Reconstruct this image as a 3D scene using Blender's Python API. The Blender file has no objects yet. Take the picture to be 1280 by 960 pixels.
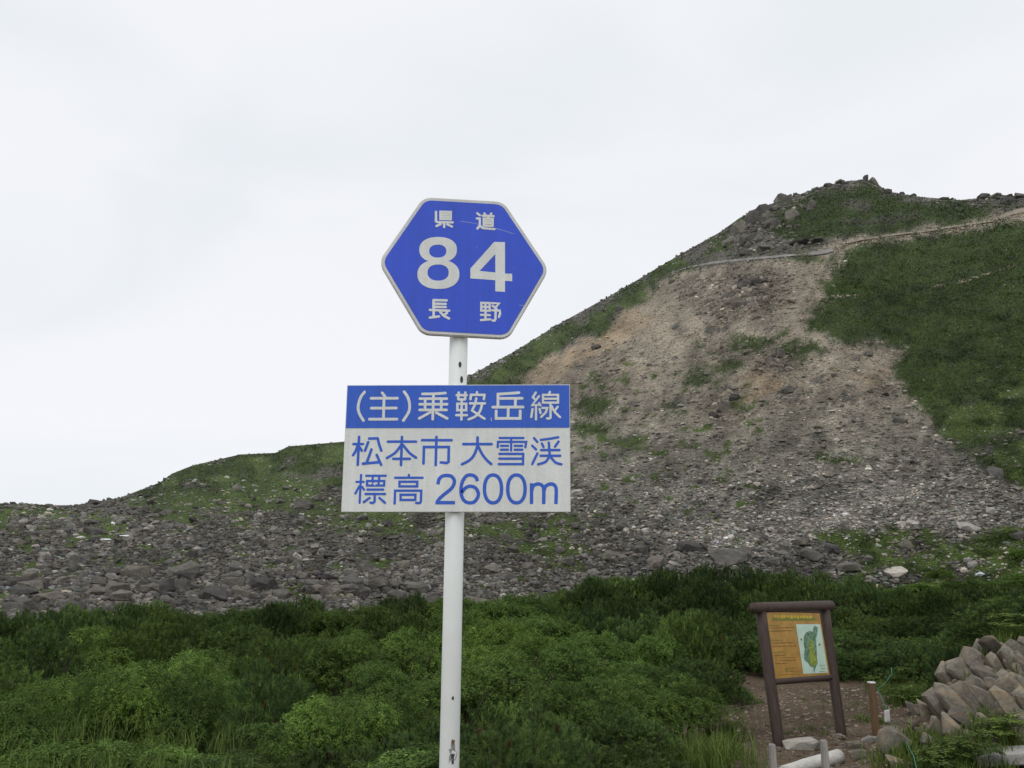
import bpy, bmesh, math, random
import numpy as np
from mathutils import Vector, Matrix

random.seed(7)
RNG = np.random.default_rng(11)
SC = bpy.context.scene
COL = SC.collection

# ------------------------------------------------------------------ camera
PITCH = math.radians(12.5)
F = 1108.0                       # focal length in pixels of the 1280 px wide photograph
CAM_Z = 1.6
cam_d = bpy.data.cameras.new('camera')
cam_d.sensor_width = 36.0
cam_d.lens = 36.0 * F / 1280.0
cam_d.clip_start = 0.05
cam_d.clip_end = 5000
cam = bpy.data.objects.new('camera', cam_d)
COL.objects.link(cam)
cam.location = (0, 0, CAM_Z)
cam.rotation_euler = (math.radians(90) + PITCH, 0, 0)
SC.camera = cam

# ------------------------------------------------------------------ sky, sun, exposure
SUN_EL, SUN_AZ = math.radians(58), math.radians(200)      # behind the photographer, high
world = bpy.data.worlds.new('World')
SC.world = world
world.use_nodes = True
wn, wl = world.node_tree.nodes, world.node_tree.links
wn.clear()
w_out = wn.new('ShaderNodeOutputWorld')
w_sky = wn.new('ShaderNodeTexSky')
w_sky.sky_type = 'NISHITA'
w_sky.sun_disc = False
w_sky.sun_elevation = SUN_EL
w_sky.sun_rotation = SUN_AZ
w_bg1 = wn.new('ShaderNodeBackground'); w_bg1.inputs['Strength'].default_value = 0.12
wl.new(w_sky.outputs[0], w_bg1.inputs['Color'])
w_bg2 = wn.new('ShaderNodeBackground'); w_bg2.inputs['Strength'].default_value = 1.0
w_tc = wn.new('ShaderNodeTexCoord')
w_map = wn.new('ShaderNodeMapping'); w_map.inputs['Scale'].default_value = (1.0, 1.0, 2.4)
wl.new(w_tc.outputs['Generated'], w_map.inputs['Vector'])
w_noise = wn.new('ShaderNodeTexNoise')
w_noise.inputs['Scale'].default_value = 1.9
w_noise.inputs['Detail'].default_value = 4.0
w_noise.inputs['Roughness'].default_value = 0.45
w_noise.inputs['Distortion'].default_value = 0.5
wl.new(w_map.outputs[0], w_noise.inputs['Vector'])
w_ramp = wn.new('ShaderNodeValToRGB')
w_ramp.color_ramp.elements[0].position = 0.30
w_ramp.color_ramp.elements[0].color = (0.82, 0.868, 0.90, 1)
w_ramp.color_ramp.elements[1].position = 0.60
w_ramp.color_ramp.elements[1].color = (0.945, 0.948, 0.985, 1)
wl.new(w_noise.outputs['Fac'], w_ramp.inputs['Fac'])
wl.new(w_ramp.outputs[0], w_bg2.inputs['Color'])
w_mix = wn.new('ShaderNodeMixShader'); w_mix.inputs['Fac'].default_value = 0.95
wl.new(w_bg1.outputs[0], w_mix.inputs[1]); wl.new(w_bg2.outputs[0], w_mix.inputs[2])
wl.new(w_mix.outputs[0], w_out.inputs['Surface'])

sun_d = bpy.data.lights.new('sun', 'SUN')
sun_d.energy = 0.9
sun_d.angle = math.radians(30)
sun_d.color = (1.0, 0.97, 0.92)
sun = bpy.data.objects.new('sun', sun_d)
COL.objects.link(sun)
sd = Vector((math.sin(SUN_AZ) * math.cos(SUN_EL), math.cos(SUN_AZ) * math.cos(SUN_EL), math.sin(SUN_EL)))
sun.rotation_euler = sd.to_track_quat('Z', 'Y').to_euler()
sun.location = (0, -20, 40)

SC.view_settings.view_transform = 'Standard'
SC.view_settings.look = 'None'
SC.view_settings.exposure = 0.0
SC.view_settings.gamma = 1.0
SC.view_settings.use_curve_mapping = False
SC.cycles.max_bounces = 5
SC.cycles.diffuse_bounces = 3

# ------------------------------------------------------------------ helpers
CT, ST = math.cos(PITCH), math.sin(PITCH)

def rays(px, py):
    x = (np.asarray(px, float) - 640.0) / F
    u = (480.0 - np.asarray(py, float)) / F
    return x, CT - u * ST, ST + u * CT

def at(px, py, dist):
    """world point seen at photo pixel (px, py) at forward ground distance dist"""
    dx, dy, dz = rays(px, py)
    k = dist / dy
    return Vector((dx * k, dist, CAM_Z + dz * k))

def hash3(ix, iy, iz):
    h = (ix.astype(np.uint32) * np.uint32(374761393) + iy.astype(np.uint32) * np.uint32(668265263)
         + iz.astype(np.uint32) * np.uint32(2246822519))
    h = (h ^ (h >> np.uint32(13))) * np.uint32(1274126177)
    h = h ^ (h >> np.uint32(16))
    return (h & np.uint32(0xffffff)).astype(np.float64) / float(0xffffff)

def vnoise(x, y, z):
    x, y, z = np.broadcast_arrays(np.asarray(x, float), np.asarray(y, float), np.asarray(z, float))
    xi, yi, zi = np.floor(x), np.floor(y), np.floor(z)
    fx, fy, fz = x - xi, y - yi, z - zi
    fx, fy, fz = [t * t * (3 - 2 * t) for t in (fx, fy, fz)]
    xi, yi, zi = xi.astype(np.int64), yi.astype(np.int64), zi.astype(np.int64)
    r = 0.0
    for a in (0, 1):
        for b in (0, 1):
            for c in (0, 1):
                w = (fx if a else 1 - fx) * (fy if b else 1 - fy) * (fz if c else 1 - fz)
                r = r + w * hash3(xi + a, yi + b, zi + c)
    return r

def fbm(x, y, z=0.0, octaves=4):
    s, a, n = 0.0, 0.5, 0.0
    for o in range(octaves):
        k = 2.0 ** o
        s = s + a * vnoise(np.asarray(x) * k + 17.3 * o, np.asarray(y) * k + 5.1 * o, np.asarray(z) * k + 9.7 * o)
        n += a
        a *= 0.5
    return s / n

def in_poly(px, py, poly):
    res = np.zeros(np.shape(px), bool)
    n = len(poly)
    for i in range(n):
        x1, y1 = poly[i]; x2, y2 = poly[(i + 1) % n]
        if y1 == y2:
            continue
        c = ((y1 > py) != (y2 > py)) & (px < (x2 - x1) * (py - y1) / (y2 - y1) + x1)
        res ^= c
    return res

def link(name, data, parent=None, mat=None):
    o = bpy.data.objects.new(name, data)
    COL.objects.link(o)
    if parent is not None:
        o.parent = parent
    if mat is not None and data is not None and hasattr(data, 'materials'):
        if len(data.materials) == 0:
            data.materials.append(mat)
    return o

def empty(name, loc=(0, 0, 0), rot=None):
    o = bpy.data.objects.new(name, None)
    COL.objects.link(o)
    o.location = loc
    if rot is not None:
        o.rotation_euler = rot
    o.empty_display_size = 0.1
    return o

def tag(o, label=None, cat=None, group=None, kind=None):
    if label: o['label'] = label
    if cat: o['category'] = cat
    if group: o['group'] = group
    if kind: o['kind'] = kind
    return o

def np_mesh(name, verts, faces, cols=None, smooth=False):
    """verts Nx3, faces Mx3 or Mx4 arrays, cols per-vertex rgb"""
    verts = np.asarray(verts, np.float32); faces = np.asarray(faces, np.int32)
    me = bpy.data.meshes.new(name)
    k = faces.shape[1]
    me.vertices.add(len(verts)); me.vertices.foreach_set('co', verts.ravel())
    me.loops.add(faces.size); me.loops.foreach_set('vertex_index', faces.ravel())
    me.polygons.add(len(faces))
    me.polygons.foreach_set('loop_start', np.arange(0, faces.size, k, dtype=np.int32))
    me.polygons.foreach_set('loop_total', np.full(len(faces), k, np.int32))
    me.polygons.foreach_set('use_smooth', np.full(len(faces), smooth, bool))
    if cols is not None:
        a = me.color_attributes.new('Col', 'FLOAT_COLOR', 'POINT')
        c = np.ones((len(verts), 4), np.float32); c[:, :3] = cols
        a.data.foreach_set('color', c.ravel())
    me.update(calc_edges=True)
    me.validate()
    return me

def bm_mesh(name, bm, smooth=False):
    bm.normal_update()
    me = bpy.data.meshes.new(name)
    bm.to_mesh(me); bm.free()
    if smooth:
        for p in me.polygons: p.use_smooth = True
    return me

def box(bm, c, s, rot=None):
    m = Matrix.Translation(c)
    if rot is not None: m = m @ rot
    r = bmesh.ops.create_cube(bm, size=1.0, matrix=m @ Matrix.Diagonal((s[0], s[1], s[2], 1)))
    return r['verts']

def tube(bm, pts, radii, seg=10, caps=True):
    """a tapered tube through pts"""
    pts = [Vector(p) for p in pts]
    rings = []
    for i, p in enumerate(pts):
        d = (pts[min(i + 1, len(pts) - 1)] - pts[max(i - 1, 0)]).normalized()
        a = d.orthogonal().normalized()
        if rings:
            a = (prev_a - d * prev_a.dot(d)).normalized()
        prev_a = a
        b = d.cross(a)
        rings.append([bm.verts.new(p + (a * math.cos(t) + b * math.sin(t)) * radii[i])
                      for t in (2 * math.pi * j / seg for j in range(seg))])
    for r0, r1 in zip(rings, rings[1:]):
        for j in range(seg):
            bm.faces.new((r0[j], r0[(j + 1) % seg], r1[(j + 1) % seg], r1[j]))
    if caps:
        bm.faces.new(list(reversed(rings[0]))); bm.faces.new(rings[-1])

# ------------------------------------------------------------------ materials
def new_mat(name):
    m = bpy.data.materials.new(name)
    m.use_nodes = True
    nt = m.node_tree
    bsdf = nt.nodes['Principled BSDF']
    return m, nt, bsdf

def noise_node(nt, scale, detail=4, rough=0.55, coord='Object', dist=0.0):
    tc = nt.nodes.new('ShaderNodeTexCoord')
    n = nt.nodes.new('ShaderNodeTexNoise')
    n.inputs['Scale'].default_value = scale
    n.inputs['Detail'].default_value = detail
    n.inputs['Roughness'].default_value = rough
    n.inputs['Distortion'].default_value = dist
    nt.links.new(tc.outputs[coord], n.inputs['Vector'])
    return n

def ramp(nt, src, stops):
    r = nt.nodes.new('ShaderNodeValToRGB')
    els = r.color_ramp.elements
    while len(els) < len(stops): els.new(0.5)
    for e, (p, c) in zip(els, stops):
        e.position = p; e.color = (*c, 1)
    nt.links.new(src, r.inputs['Fac'])
    return r

def mult(nt, a, b, fac=1.0, mode='MULTIPLY'):
    m = nt.nodes.new('ShaderNodeMix'); m.data_type = 'RGBA'; m.blend_type = mode
    m.inputs[0].default_value = fac
    nt.links.new(a, m.inputs[6]); nt.links.new(b, m.inputs[7])
    return m.outputs[2]

def bump(nt, bsdf, src, strength, dist):
    b = nt.nodes.new('ShaderNodeBump')
    b.inputs['Strength'].default_value = strength
    b.inputs['Distance'].default_value = dist
    nt.links.new(src, b.inputs['Height'])
    nt.links.new(b.outputs[0], bsdf.inputs['Normal'])

def mat_plain(name, c, rough=0.6, var=0.12, scale=20.0, spec=0.4, metal=0.0, bump_s=0.0, bump_d=0.002):
    m, nt, b = new_mat(name)
    n = noise_node(nt, scale)
    lo = tuple(max(0, v * (1 - var)) for v in c); hi = tuple(min(1, v * (1 + var)) for v in c)
    r = ramp(nt, n.outputs['Fac'], [(0.3, lo), (0.7, hi)])
    nt.links.new(r.outputs[0], b.inputs['Base Color'])
    b.inputs['Roughness'].default_value = rough
    b.inputs['Specular IOR Level'].default_value = spec
    b.inputs['Metallic'].default_value = metal
    if bump_s: bump(nt, b, n.outputs['Fac'], bump_s, bump_d)
    return m

def mat_attr(name, scales=((1.0, 0.6, 1.4),), rough=0.9, spec=0.2, bump_scale=None, bump_d=0.1, bump_s=0.6):
    """vertex colour times object-space noise"""
    m, nt, b = new_mat(name)
    a = nt.nodes.new('ShaderNodeVertexColor'); a.layer_name = 'Col'
    out = a.outputs['Color']
    for sc, lo, hi in scales:
        n = noise_node(nt, sc, 5, 0.6)
        r = ramp(nt, n.outputs['Fac'], [(0.32, (lo,) * 3), (0.68, (hi,) * 3)])
        out = mult(nt, out, r.outputs[0])
    nt.links.new(out, b.inputs['Base Color'])
    b.inputs['Roughness'].default_value = rough
    b.inputs['Specular IOR Level'].default_value = spec
    if bump_scale:
        n = noise_node(nt, bump_scale, 6, 0.65)
        bump(nt, b, n.outputs['Fac'], bump_s, bump_d)
    return m

def mat_leaf(name, trans=0.25, tint=0.35, rough=0.75, spec=0.15):
    """per-leaf vertex colour, per-plant random tint, a little light through the leaf"""
    m, nt, b = new_mat(name)
    a = nt.nodes.new('ShaderNodeVertexColor'); a.layer_name = 'Col'
    oi = nt.nodes.new('ShaderNodeObjectInfo')
    r = ramp(nt, oi.outputs['Random'], [(0.0, (1 - tint, 1 - tint * 0.9, 1 - tint)), (0.5, (1, 1, 1)),
                                        (1.0, (1 + tint, 1 + tint * 0.8, 1.0))])
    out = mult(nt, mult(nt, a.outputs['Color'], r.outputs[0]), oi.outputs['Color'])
    nt.links.new(out, b.inputs['Base Color'])
    b.inputs['Roughness'].default_value = rough
    b.inputs['Specular IOR Level'].default_value = spec
    t = nt.nodes.new('ShaderNodeBsdfTranslucent')
    nt.links.new(out, t.inputs['Color'])
    mx = nt.nodes.new('ShaderNodeMixShader'); mx.inputs['Fac'].default_value = trans
    o = nt.nodes['Material Output']
    nt.links.new(b.outputs[0], mx.inputs[1]); nt.links.new(t.outputs[0], mx.inputs[2])
    nt.links.new(mx.outputs[0], o.inputs['Surface'])
    return m

def mat_rock(name, c1, c2, lichen, scale=2.0, bump_d=0.05):
    m, nt, b = new_mat(name)
    n1 = noise_node(nt, scale, 6, 0.65, dist=0.6)
    r1 = ramp(nt, n1.outputs['Fac'], [(0.3, c1), (0.7, c2)])
    n2 = noise_node(nt, scale * 0.8, 4, 0.6, dist=1.0)
    r2 = ramp(nt, n2.outputs['Fac'], [(0.56, (0, 0, 0)), (0.66, (1, 1, 1))])
    mx = nt.nodes.new('ShaderNodeMix'); mx.data_type = 'RGBA'
    nt.links.new(r2.outputs[0], mx.inputs[0]); nt.links.new(r1.outputs[0], mx.inputs[6])
    mx.inputs[7].default_value = (*lichen, 1)
    oi = nt.nodes.new('ShaderNodeObjectInfo')
    rr = ramp(nt, oi.outputs['Random'], [(0.0, (0.62, 0.62, 0.64)), (0.5, (1, 1, 1)), (1.0, (1.45, 1.38, 1.28))])
    out = mult(nt, mx.outputs[2], rr.outputs[0])
    n3 = noise_node(nt, scale * 9, 5, 0.7)
    r3 = ramp(nt, n3.outputs['Fac'], [(0.3, (0.7,) * 3), (0.7, (1.25,) * 3)])
    out = mult(nt, out, r3.outputs[0])
    nt.links.new(out, b.inputs['Base Color'])
    b.inputs['Roughness'].default_value = 0.92
    b.inputs['Specular IOR Level'].default_value = 0.2
    bump(nt, b, mult(nt, n1.outputs['Fac'], n3.outputs['Fac'], 0.6), 0.7, bump_d)
    return m

M = {}
M['hill'] = mat_attr('hillside_ground', ((0.35, 0.75, 1.25), (2.2, 0.6, 1.4)), bump_scale=0.8, bump_d=0.9, bump_s=0.9)
M['rubble'] = mat_attr('scree_rubble', ((1.5, 0.75, 1.25), (6.0, 0.8, 1.2)), bump_scale=3.0, bump_d=0.15)
M['boulder'] = mat_rock('boulder_rock', (0.065, 0.061, 0.054), (0.168, 0.158, 0.142), (0.18, 0.18, 0.13), 0.5, 0.3)
M['bank_rock'] = mat_rock('bank_rock', (0.115, 0.104, 0.084), (0.275, 0.250, 0.205), (0.27, 0.195, 0.115), 2.2, 0.04)
M['pale_rock'] = mat_rock('pale_rock', (0.27, 0.255, 0.23), (0.43, 0.41, 0.375), (0.34, 0.31, 0.26), 2.2, 0.03)
M['far_leaf'] = mat_leaf('far_shrub_leaf', 0.15, 0.0)
M['pine'] = mat_leaf('dwarf_pine_needles', 0.2, 0.28)
M['leafy'] = mat_leaf('shrub_leaves', 0.3, 0.24)
M['grass'] = mat_leaf('grass_blades', 0.3, 0.0)
M['bark'] = mat_plain('bark', (0.07, 0.055, 0.042), 0.9, 0.3, 30, 0.2, bump_s=0.5)
M['white_paint'] = None

# near ground: soil, litter and grit
m, nt, b = new_mat('soil')
n1 = noise_node(nt, 0.7, 6, 0.6); n2 = noise_node(nt, 14, 6, 0.7)
r1 = ramp(nt, n1.outputs['Fac'], [(0.3, (0.060, 0.043, 0.028)), (0.52, (0.105, 0.076, 0.050)), (0.7, (0.165, 0.130, 0.094))])
r2 = ramp(nt, n2.outputs['Fac'], [(0.3, (0.55,) * 3), (0.7, (1.4,) * 3)])
nt.links.new(mult(nt, r1.outputs[0], r2.outputs[0]), b.inputs['Base Color'])
b.inputs['Roughness'].default_value = 0.95; b.inputs['Specular IOR Level'].default_value = 0.15
bump(nt, b, n2.outputs['Fac'], 0.8, 0.03)
M['soil'] = m

# sign white: aged reflective sheet; blue reflective sheet
def mat_sheet(name, c, dirt, amount=0.5, rough=0.42):
    m, nt, b = new_mat(name)
    n1 = noise_node(nt, 9, 6, 0.65); n2 = noise_node(nt, 120, 3, 0.6)
    r1 = ramp(nt, n1.outputs['Fac'], [(0.35, c), (0.75, tuple(v * (1 - amount) + d * amount for v, d in zip(c, dirt)))])
    r2 = ramp(nt, n2.outputs['Fac'], [(0.25, (0.93,) * 3), (0.75, (1.05,) * 3)])
    tc = nt.nodes.new('ShaderNodeTexCoord')
    mp = nt.nodes.new('ShaderNodeMapping'); mp.inputs['Scale'].default_value = (60, 60, 2.0)
    st = nt.nodes.new('ShaderNodeTexNoise'); st.inputs['Scale'].default_value = 1.0; st.inputs['Detail'].default_value = 3
    nt.links.new(tc.outputs['Object'], mp.inputs['Vector']); nt.links.new(mp.outputs[0], st.inputs['Vector'])
    r3 = ramp(nt, st.outputs['Fac'], [(0.3, (0.93,) * 3), (0.7, (1.04,) * 3)])
    nt.links.new(mult(nt, mult(nt, r1.outputs[0], r2.outputs[0]), r3.outputs[0]), b.inputs['Base Color'])
    b.inputs['Roughness'].default_value = rough
    b.inputs['Specular IOR Level'].default_value = 0.35
    return m
M['sheet_white'] = mat_sheet('white_reflective_sheet', (0.82, 0.85, 0.82), (0.60, 0.63, 0.60), 0.5)
M['sheet_blue'] = mat_sheet('blue_reflective_sheet', (0.048, 0.112, 0.74), (0.045, 0.105, 0.62), 0.8)
M['sheet_blue2'] = mat_sheet('blue_print', (0.040, 0.135, 0.68), (0.045, 0.135, 0.56), 0.8)
M['rim'] = mat_sheet('white_rim', (0.74, 0.75, 0.72), (0.5, 0.5, 0.46), 0.6)
M['scratch'] = mat_plain('scratch_in_sheet', (0.45, 0.52, 0.75), 0.6, 0.2)
M['dark_hole'] = mat_plain('dark_slot', (0.06, 0.06, 0.05), 0.8, 0.2)

# post paint: white with rust flecks
m, nt, b = new_mat('white_post_paint')
n1 = noise_node(nt, 6, 5, 0.6); n2 = noise_node(nt, 45, 4, 0.6)
r1 = ramp(nt, n1.outputs['Fac'], [(0.3, (0.70, 0.74, 0.71)), (0.7, (0.80, 0.83, 0.80))])
r2 = ramp(nt, n2.outputs['Fac'], [(0.735, (1, 1, 1)), (0.77, (0.25, 0.22, 0.2))])
nt.links.new(mult(nt, r1.outputs[0], r2.outputs[0]), b.inputs['Base Color'])
b.inputs['Roughness'].default_value = 0.38
M['white_paint'] = m

# stained timber of the notice board
def mat_wood(name, c1, c2, scale=(6, 6, 0.7), rough=0.7):
    m, nt, b = new_mat(name)
    tc = nt.nodes.new('ShaderNodeTexCoord')
    mp = nt.nodes.new('ShaderNodeMapping'); mp.inputs['Scale'].default_value = scale
    n = nt.nodes.new('ShaderNodeTexNoise'); n.inputs['Scale'].default_value = 6; n.inputs['Detail'].default_value = 6
    n.inputs['Roughness'].default_value = 0.65
    nt.links.new(tc.outputs['Object'], mp.inputs['Vector']); nt.links.new(mp.outputs[0], n.inputs['Vector'])
    r = ramp(nt, n.outputs['Fac'], [(0.3, c1), (0.7, c2)])
    nt.links.new(r.outputs[0], b.inputs['Base Color'])
    b.inputs['Roughness'].default_value = rough
    b.inputs['Specular IOR Level'].default_value = 0.3
    bump(nt, b, n.outputs['Fac'], 0.4, 0.006)
    return m
M['brown_wood'] = mat_wood('dark_brown_stained_log', (0.042, 0.028, 0.023), (0.085, 0.060, 0.050))
M['stake_wood'] = mat_wood('brown_stake', (0.12, 0.075, 0.04), (0.22, 0.14, 0.08))
M['grey_wood'] = mat_wood('weathered_grey_wood', (0.22, 0.205, 0.19), (0.40, 0.38, 0.35))
M['pale_log'] = mat_wood('bleached_log', (0.36, 0.35, 0.32), (0.62, 0.60, 0.55), (0.8, 8, 8))
M['board_yellow'] = mat_plain('orange_board_print', (0.40, 0.225, 0.048), 0.55, 0.2, 9)
M['map_pale'] = mat_plain('pale_map_print', (0.50, 0.66, 0.55), 0.55, 0.08, 14)
M['map_green'] = mat_plain('map_green', (0.13, 0.24, 0.15), 0.55, 0.6, 22)
M['map_yellow'] = mat_plain('map_yellow_green', (0.24, 0.30, 0.05), 0.55, 0.6, 40)
M['ink_green'] = mat_plain('green_print', (0.17, 0.19, 0.03), 0.6, 0.2, 60)
M['ink_yellow'] = mat_plain('yellow_print', (0.56, 0.42, 0.04), 0.6, 0.2, 60)
M['ink_dark'] = mat_plain('dark_print', (0.16, 0.085, 0.03), 0.6, 0.25, 80)
M['rope'] = mat_plain('green_rope', (0.045, 0.20, 0.13), 0.7, 0.2, 60)
M['plastic_white'] = mat_plain('white_plastic', (0.72, 0.72, 0.72), 0.5, 0.06)
M['concrete'] = mat_plain('concrete_gutter', (0.30, 0.29, 0.27), 0.9, 0.25, 12, 0.2, bump_s=0.4, bump_d=0.004)
M['asphalt'] = mat_plain('asphalt', (0.06, 0.06, 0.06), 0.9, 0.3, 60, 0.2, bump_s=0.4)
M['far_road'] = mat_plain('far_road_wall', (0.19, 0.18, 0.165), 0.9, 0.5, 0.5, 0.2)
M['snow'] = mat_plain('old_snow', (0.80, 0.82, 0.84), 0.6, 0.08, 1.0)

# ------------------------------------------------------------------ rock shapes
def ico(sub):
    bm = bmesh.new()
    bmesh.ops.create_icosphere(bm, subdivisions=sub, radius=1.0)
    v = np.array([p.co[:] for p in bm.verts]); f = np.array([[q.index for q in p.verts] for p in bm.faces])
    bm.free()
    return v, f
ICO1, ICO2 = ico(1), ico(2)

def rand_rot(n):
    q = RNG.normal(size=(n, 4)); q /= np.linalg.norm(q, axis=1)[:, None]
    w, x, y, z = q.T
    return np.stack([np.stack([1 - 2 * (y * y + z * z), 2 * (x * y - z * w), 2 * (x * z + y * w)], -1),
                     np.stack([2 * (x * y + z * w), 1 - 2 * (x * x + z * z), 2 * (y * z - x * w)], -1),
                     np.stack([2 * (x * z - y * w), 2 * (y * z + x * w), 1 - 2 * (x * x + y * y)], -1)], 1)

def rock_cloud(pos, size, cols, base=ICO1, jit=0.28, flat=0.62):
    """many angular stones as one vertex/face set"""
    bv, bf = base
    n, k = len(pos), len(bv)
    R = rand_rot(n)
    v = bv[None] * (1 + jit * (RNG.random((n, k, 1)) * 2 - 1))
    v = v * (0.62 + 0.76 * RNG.random((n, 1, 3)))
    v = np.einsum('nij,nkj->nki', R, v)
    v[:, :, 2] *= flat
    v = v * size[:, None, None] + pos[:, None, :]
    f = bf[None] + (np.arange(n) * k)[:, None, None]
    c = np.repeat(cols[:, None, :], k, 1) * (0.88 + 0.24 * RNG.random((n, k, 1)))
    return v.reshape(-1, 3), f.reshape(-1, 3), c.reshape(-1, 3)

def hull_rock(name, seed, n=26, sx=1.0, sy=0.8, sz=0.7, bev=0.05, e=0.62):
    """an angular block: the hull of points on a boxy ellipsoid, edges slightly chipped"""
    rr = random.Random(seed)
    bm = bmesh.new()
    for _ in range(n):
        p = Vector((rr.gauss(0, 1), rr.gauss(0, 1), rr.gauss(0, 1))).normalized()
        p = Vector([math.copysign(abs(c) ** e, c) for c in p])
        p *= rr.uniform(0.8, 1.0)
        bm.verts.new((p.x * sx, p.y * sy, p.z * sz))
    h = bmesh.ops.convex_hull(bm, input=bm.verts)
    junk = list({g for g in h['geom_interior'] + h['geom_unused'] if isinstance(g, bmesh.types.BMVert)})
    bmesh.ops.delete(bm, geom=junk, context='VERTS')
    bmesh.ops.dissolve_limit(bm, angle_limit=math.radians(9), verts=bm.verts, edges=bm.edges)
    bmesh.ops.bevel(bm, geom=bm.edges[:], offset=bev, segments=1, affect='EDGES', clamp_overlap=True)
    bmesh.ops.triangulate(bm, faces=[f for f in bm.faces if len(f.verts) > 4])
    return bm_mesh(name, bm)

# ------------------------------------------------------------------ near ground
GY = [-60, 2.3, 4.5, 8, 12, 17, 24, 28, 33, 42, 70]
GZ = [0.0, 0.0, -0.22, -0.36, -0.42, -0.30, -0.02, 0.10, -0.15, -1.3, -4.0]
BANK_A, BANK_B = np.array([4.35, 9.75]), np.array([5.95, 11.45])

def bank(x, y):
    ab = BANK_B - BANK_A; L = np.hypot(*ab); t = ab / L
    s = ((x - BANK_A[0]) * t[0] + (y - BANK_A[1]) * t[1]) / L
    dist = (x - BANK_A[0]) * t[1] - (y - BANK_A[1]) * t[0]          # positive to the right of the crest
    h = np.interp(s, [-0.5, -0.1, 0.35, 1.0, 2.0, 3.5, 6.0], [0.0, 0.16, 0.55, 1.18, 1.32, 1.2, 0.0])
    shape = np.where(dist < 0, np.clip(1 + dist / 1.3, 0, 1), np.clip(1 - (dist - 0.1) / 1.35, 0, 1))
    shape = shape * shape * (3 - 2 * shape)
    return h * shape

def ground(x, y):
    x = np.asarray(x, float); y = np.asarray(y, float)
    z = np.interp(y, GY, GZ)
    z = z + 0.10 * (fbm(x * 0.35, y * 0.35, 3.0, 3) - 0.5) + 0.03 * (fbm(x * 2.2, y * 2.2, 1.0, 3) - 0.5)
    return z + bank(x, y)

def gz(x, y):
    return float(ground(np.array([x]), np.array([y]))[0])

xs = np.concatenate([np.linspace(-150, -14, 30)[:-1], np.linspace(-14, 2.5, 70)[:-1], np.linspace(2.5, 12, 110)[:-1], np.linspace(12, 150, 34)])
ys = np.concatenate([np.linspace(-60, 2, 20)[:-1], np.linspace(2, 8, 24)[:-1], np.linspace(8, 19, 110)[:-1], np.linspace(19, 70, 50)])
X, Y = np.meshgrid(xs, ys)
Z = ground(X, Y)
nx, ny = len(xs), len(ys)
idx = np.arange(nx * ny).reshape(ny, nx)
fc = np.stack([idx[:-1, :-1], idx[:-1, 1:], idx[1:, 1:], idx[1:, :-1]], -1).reshape(-1, 4)
g = link('ground', np_mesh('ground', np.stack([X, Y, Z], -1).reshape(-1, 3), fc, smooth=True), mat=M['soil'])
tag(g, 'brown stony soil around the notice board and under the shrubs', 'ground', kind='structure')

# ------------------------------------------------------------------ the mountain
SIL = [(-420, 650), (-200, 640), (-100, 634), (0, 629), (60, 631), (90, 632), (150, 622), (200, 603), (215, 592), (240, 582), (300, 568),
       (345, 566), (360, 558), (430, 552), (500, 528), (560, 488), (590, 468), (640, 441), (700, 404), (760, 371), (800, 348),
       (850, 318), (900, 290), (925, 272), (960, 256), (985, 248), (1030, 232), (1060, 226), (1078, 225), (1095, 228),
       (1108, 239), (1150, 246), (1200, 250), (1240, 246), (1280, 244), (1350, 236), (1480, 224), (1700, 214)]
SIL = np.array(SIL, float)
RTAB = np.array([(-420, 150), (-200, 165), (200, 190), (430, 215), (590, 265), (800, 330), (1080, 420), (1280, 450), (1700, 480)], float)
R0TAB = np.array([(-420, 46), (0, 48), (400, 52), (700, 58), (1280, 62), (1700, 64)], float)

def tan_el(px, py):
    dx, dy, dz = rays(px, py)
    return dz / np.hypot(dx, dy)

def hill(px, py):
    """mountain surface seen at photo pixel (px, py): constant-slope fall line with gullies and bulges"""
    px = np.asarray(px, float); py = np.asarray(py, float)
    dx, dy, dz = rays(px, py)
    hor = np.hypot(dx, dy)
    t = dz / hor
    ps = np.interp(px, SIL[:, 0], SIL[:, 1])
    ts = tan_el(px, ps)
    R = np.interp(px, RTAB[:, 0], RTAB[:, 1]); r0 = np.interp(px, R0TAB[:, 0], R0TAB[:, 1])
    S = ts * R / (R - r0)
    t = np.minimum(t, ts)
    r = r0 * S / (S - t)
    hx, hy = dx / hor, dy / hor
    X, Y = hx * r, hy * r
    rel = fbm(X / 26.0, Y / 26.0, 4.0, 4) - 0.5
    rel2 = fbm(X / 7.0, Y / 7.0, 9.0, 3) - 0.5
    gully = np.abs(fbm(px / 60.0 + 0.012 * py, r / 200.0, 2.0, 3) - 0.5)
    rel3 = fbm(X / 2.6, Y / 2.6, 19.0, 2) - 0.5
    r = r * (1 + 0.085 * rel + 0.034 * rel2) + 1.1 * rel3 + gully * 0.05 * r * (t > 0.03)
    return np.stack([hx * r, hy * r, CAM_Z + t * r], -1)

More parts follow.
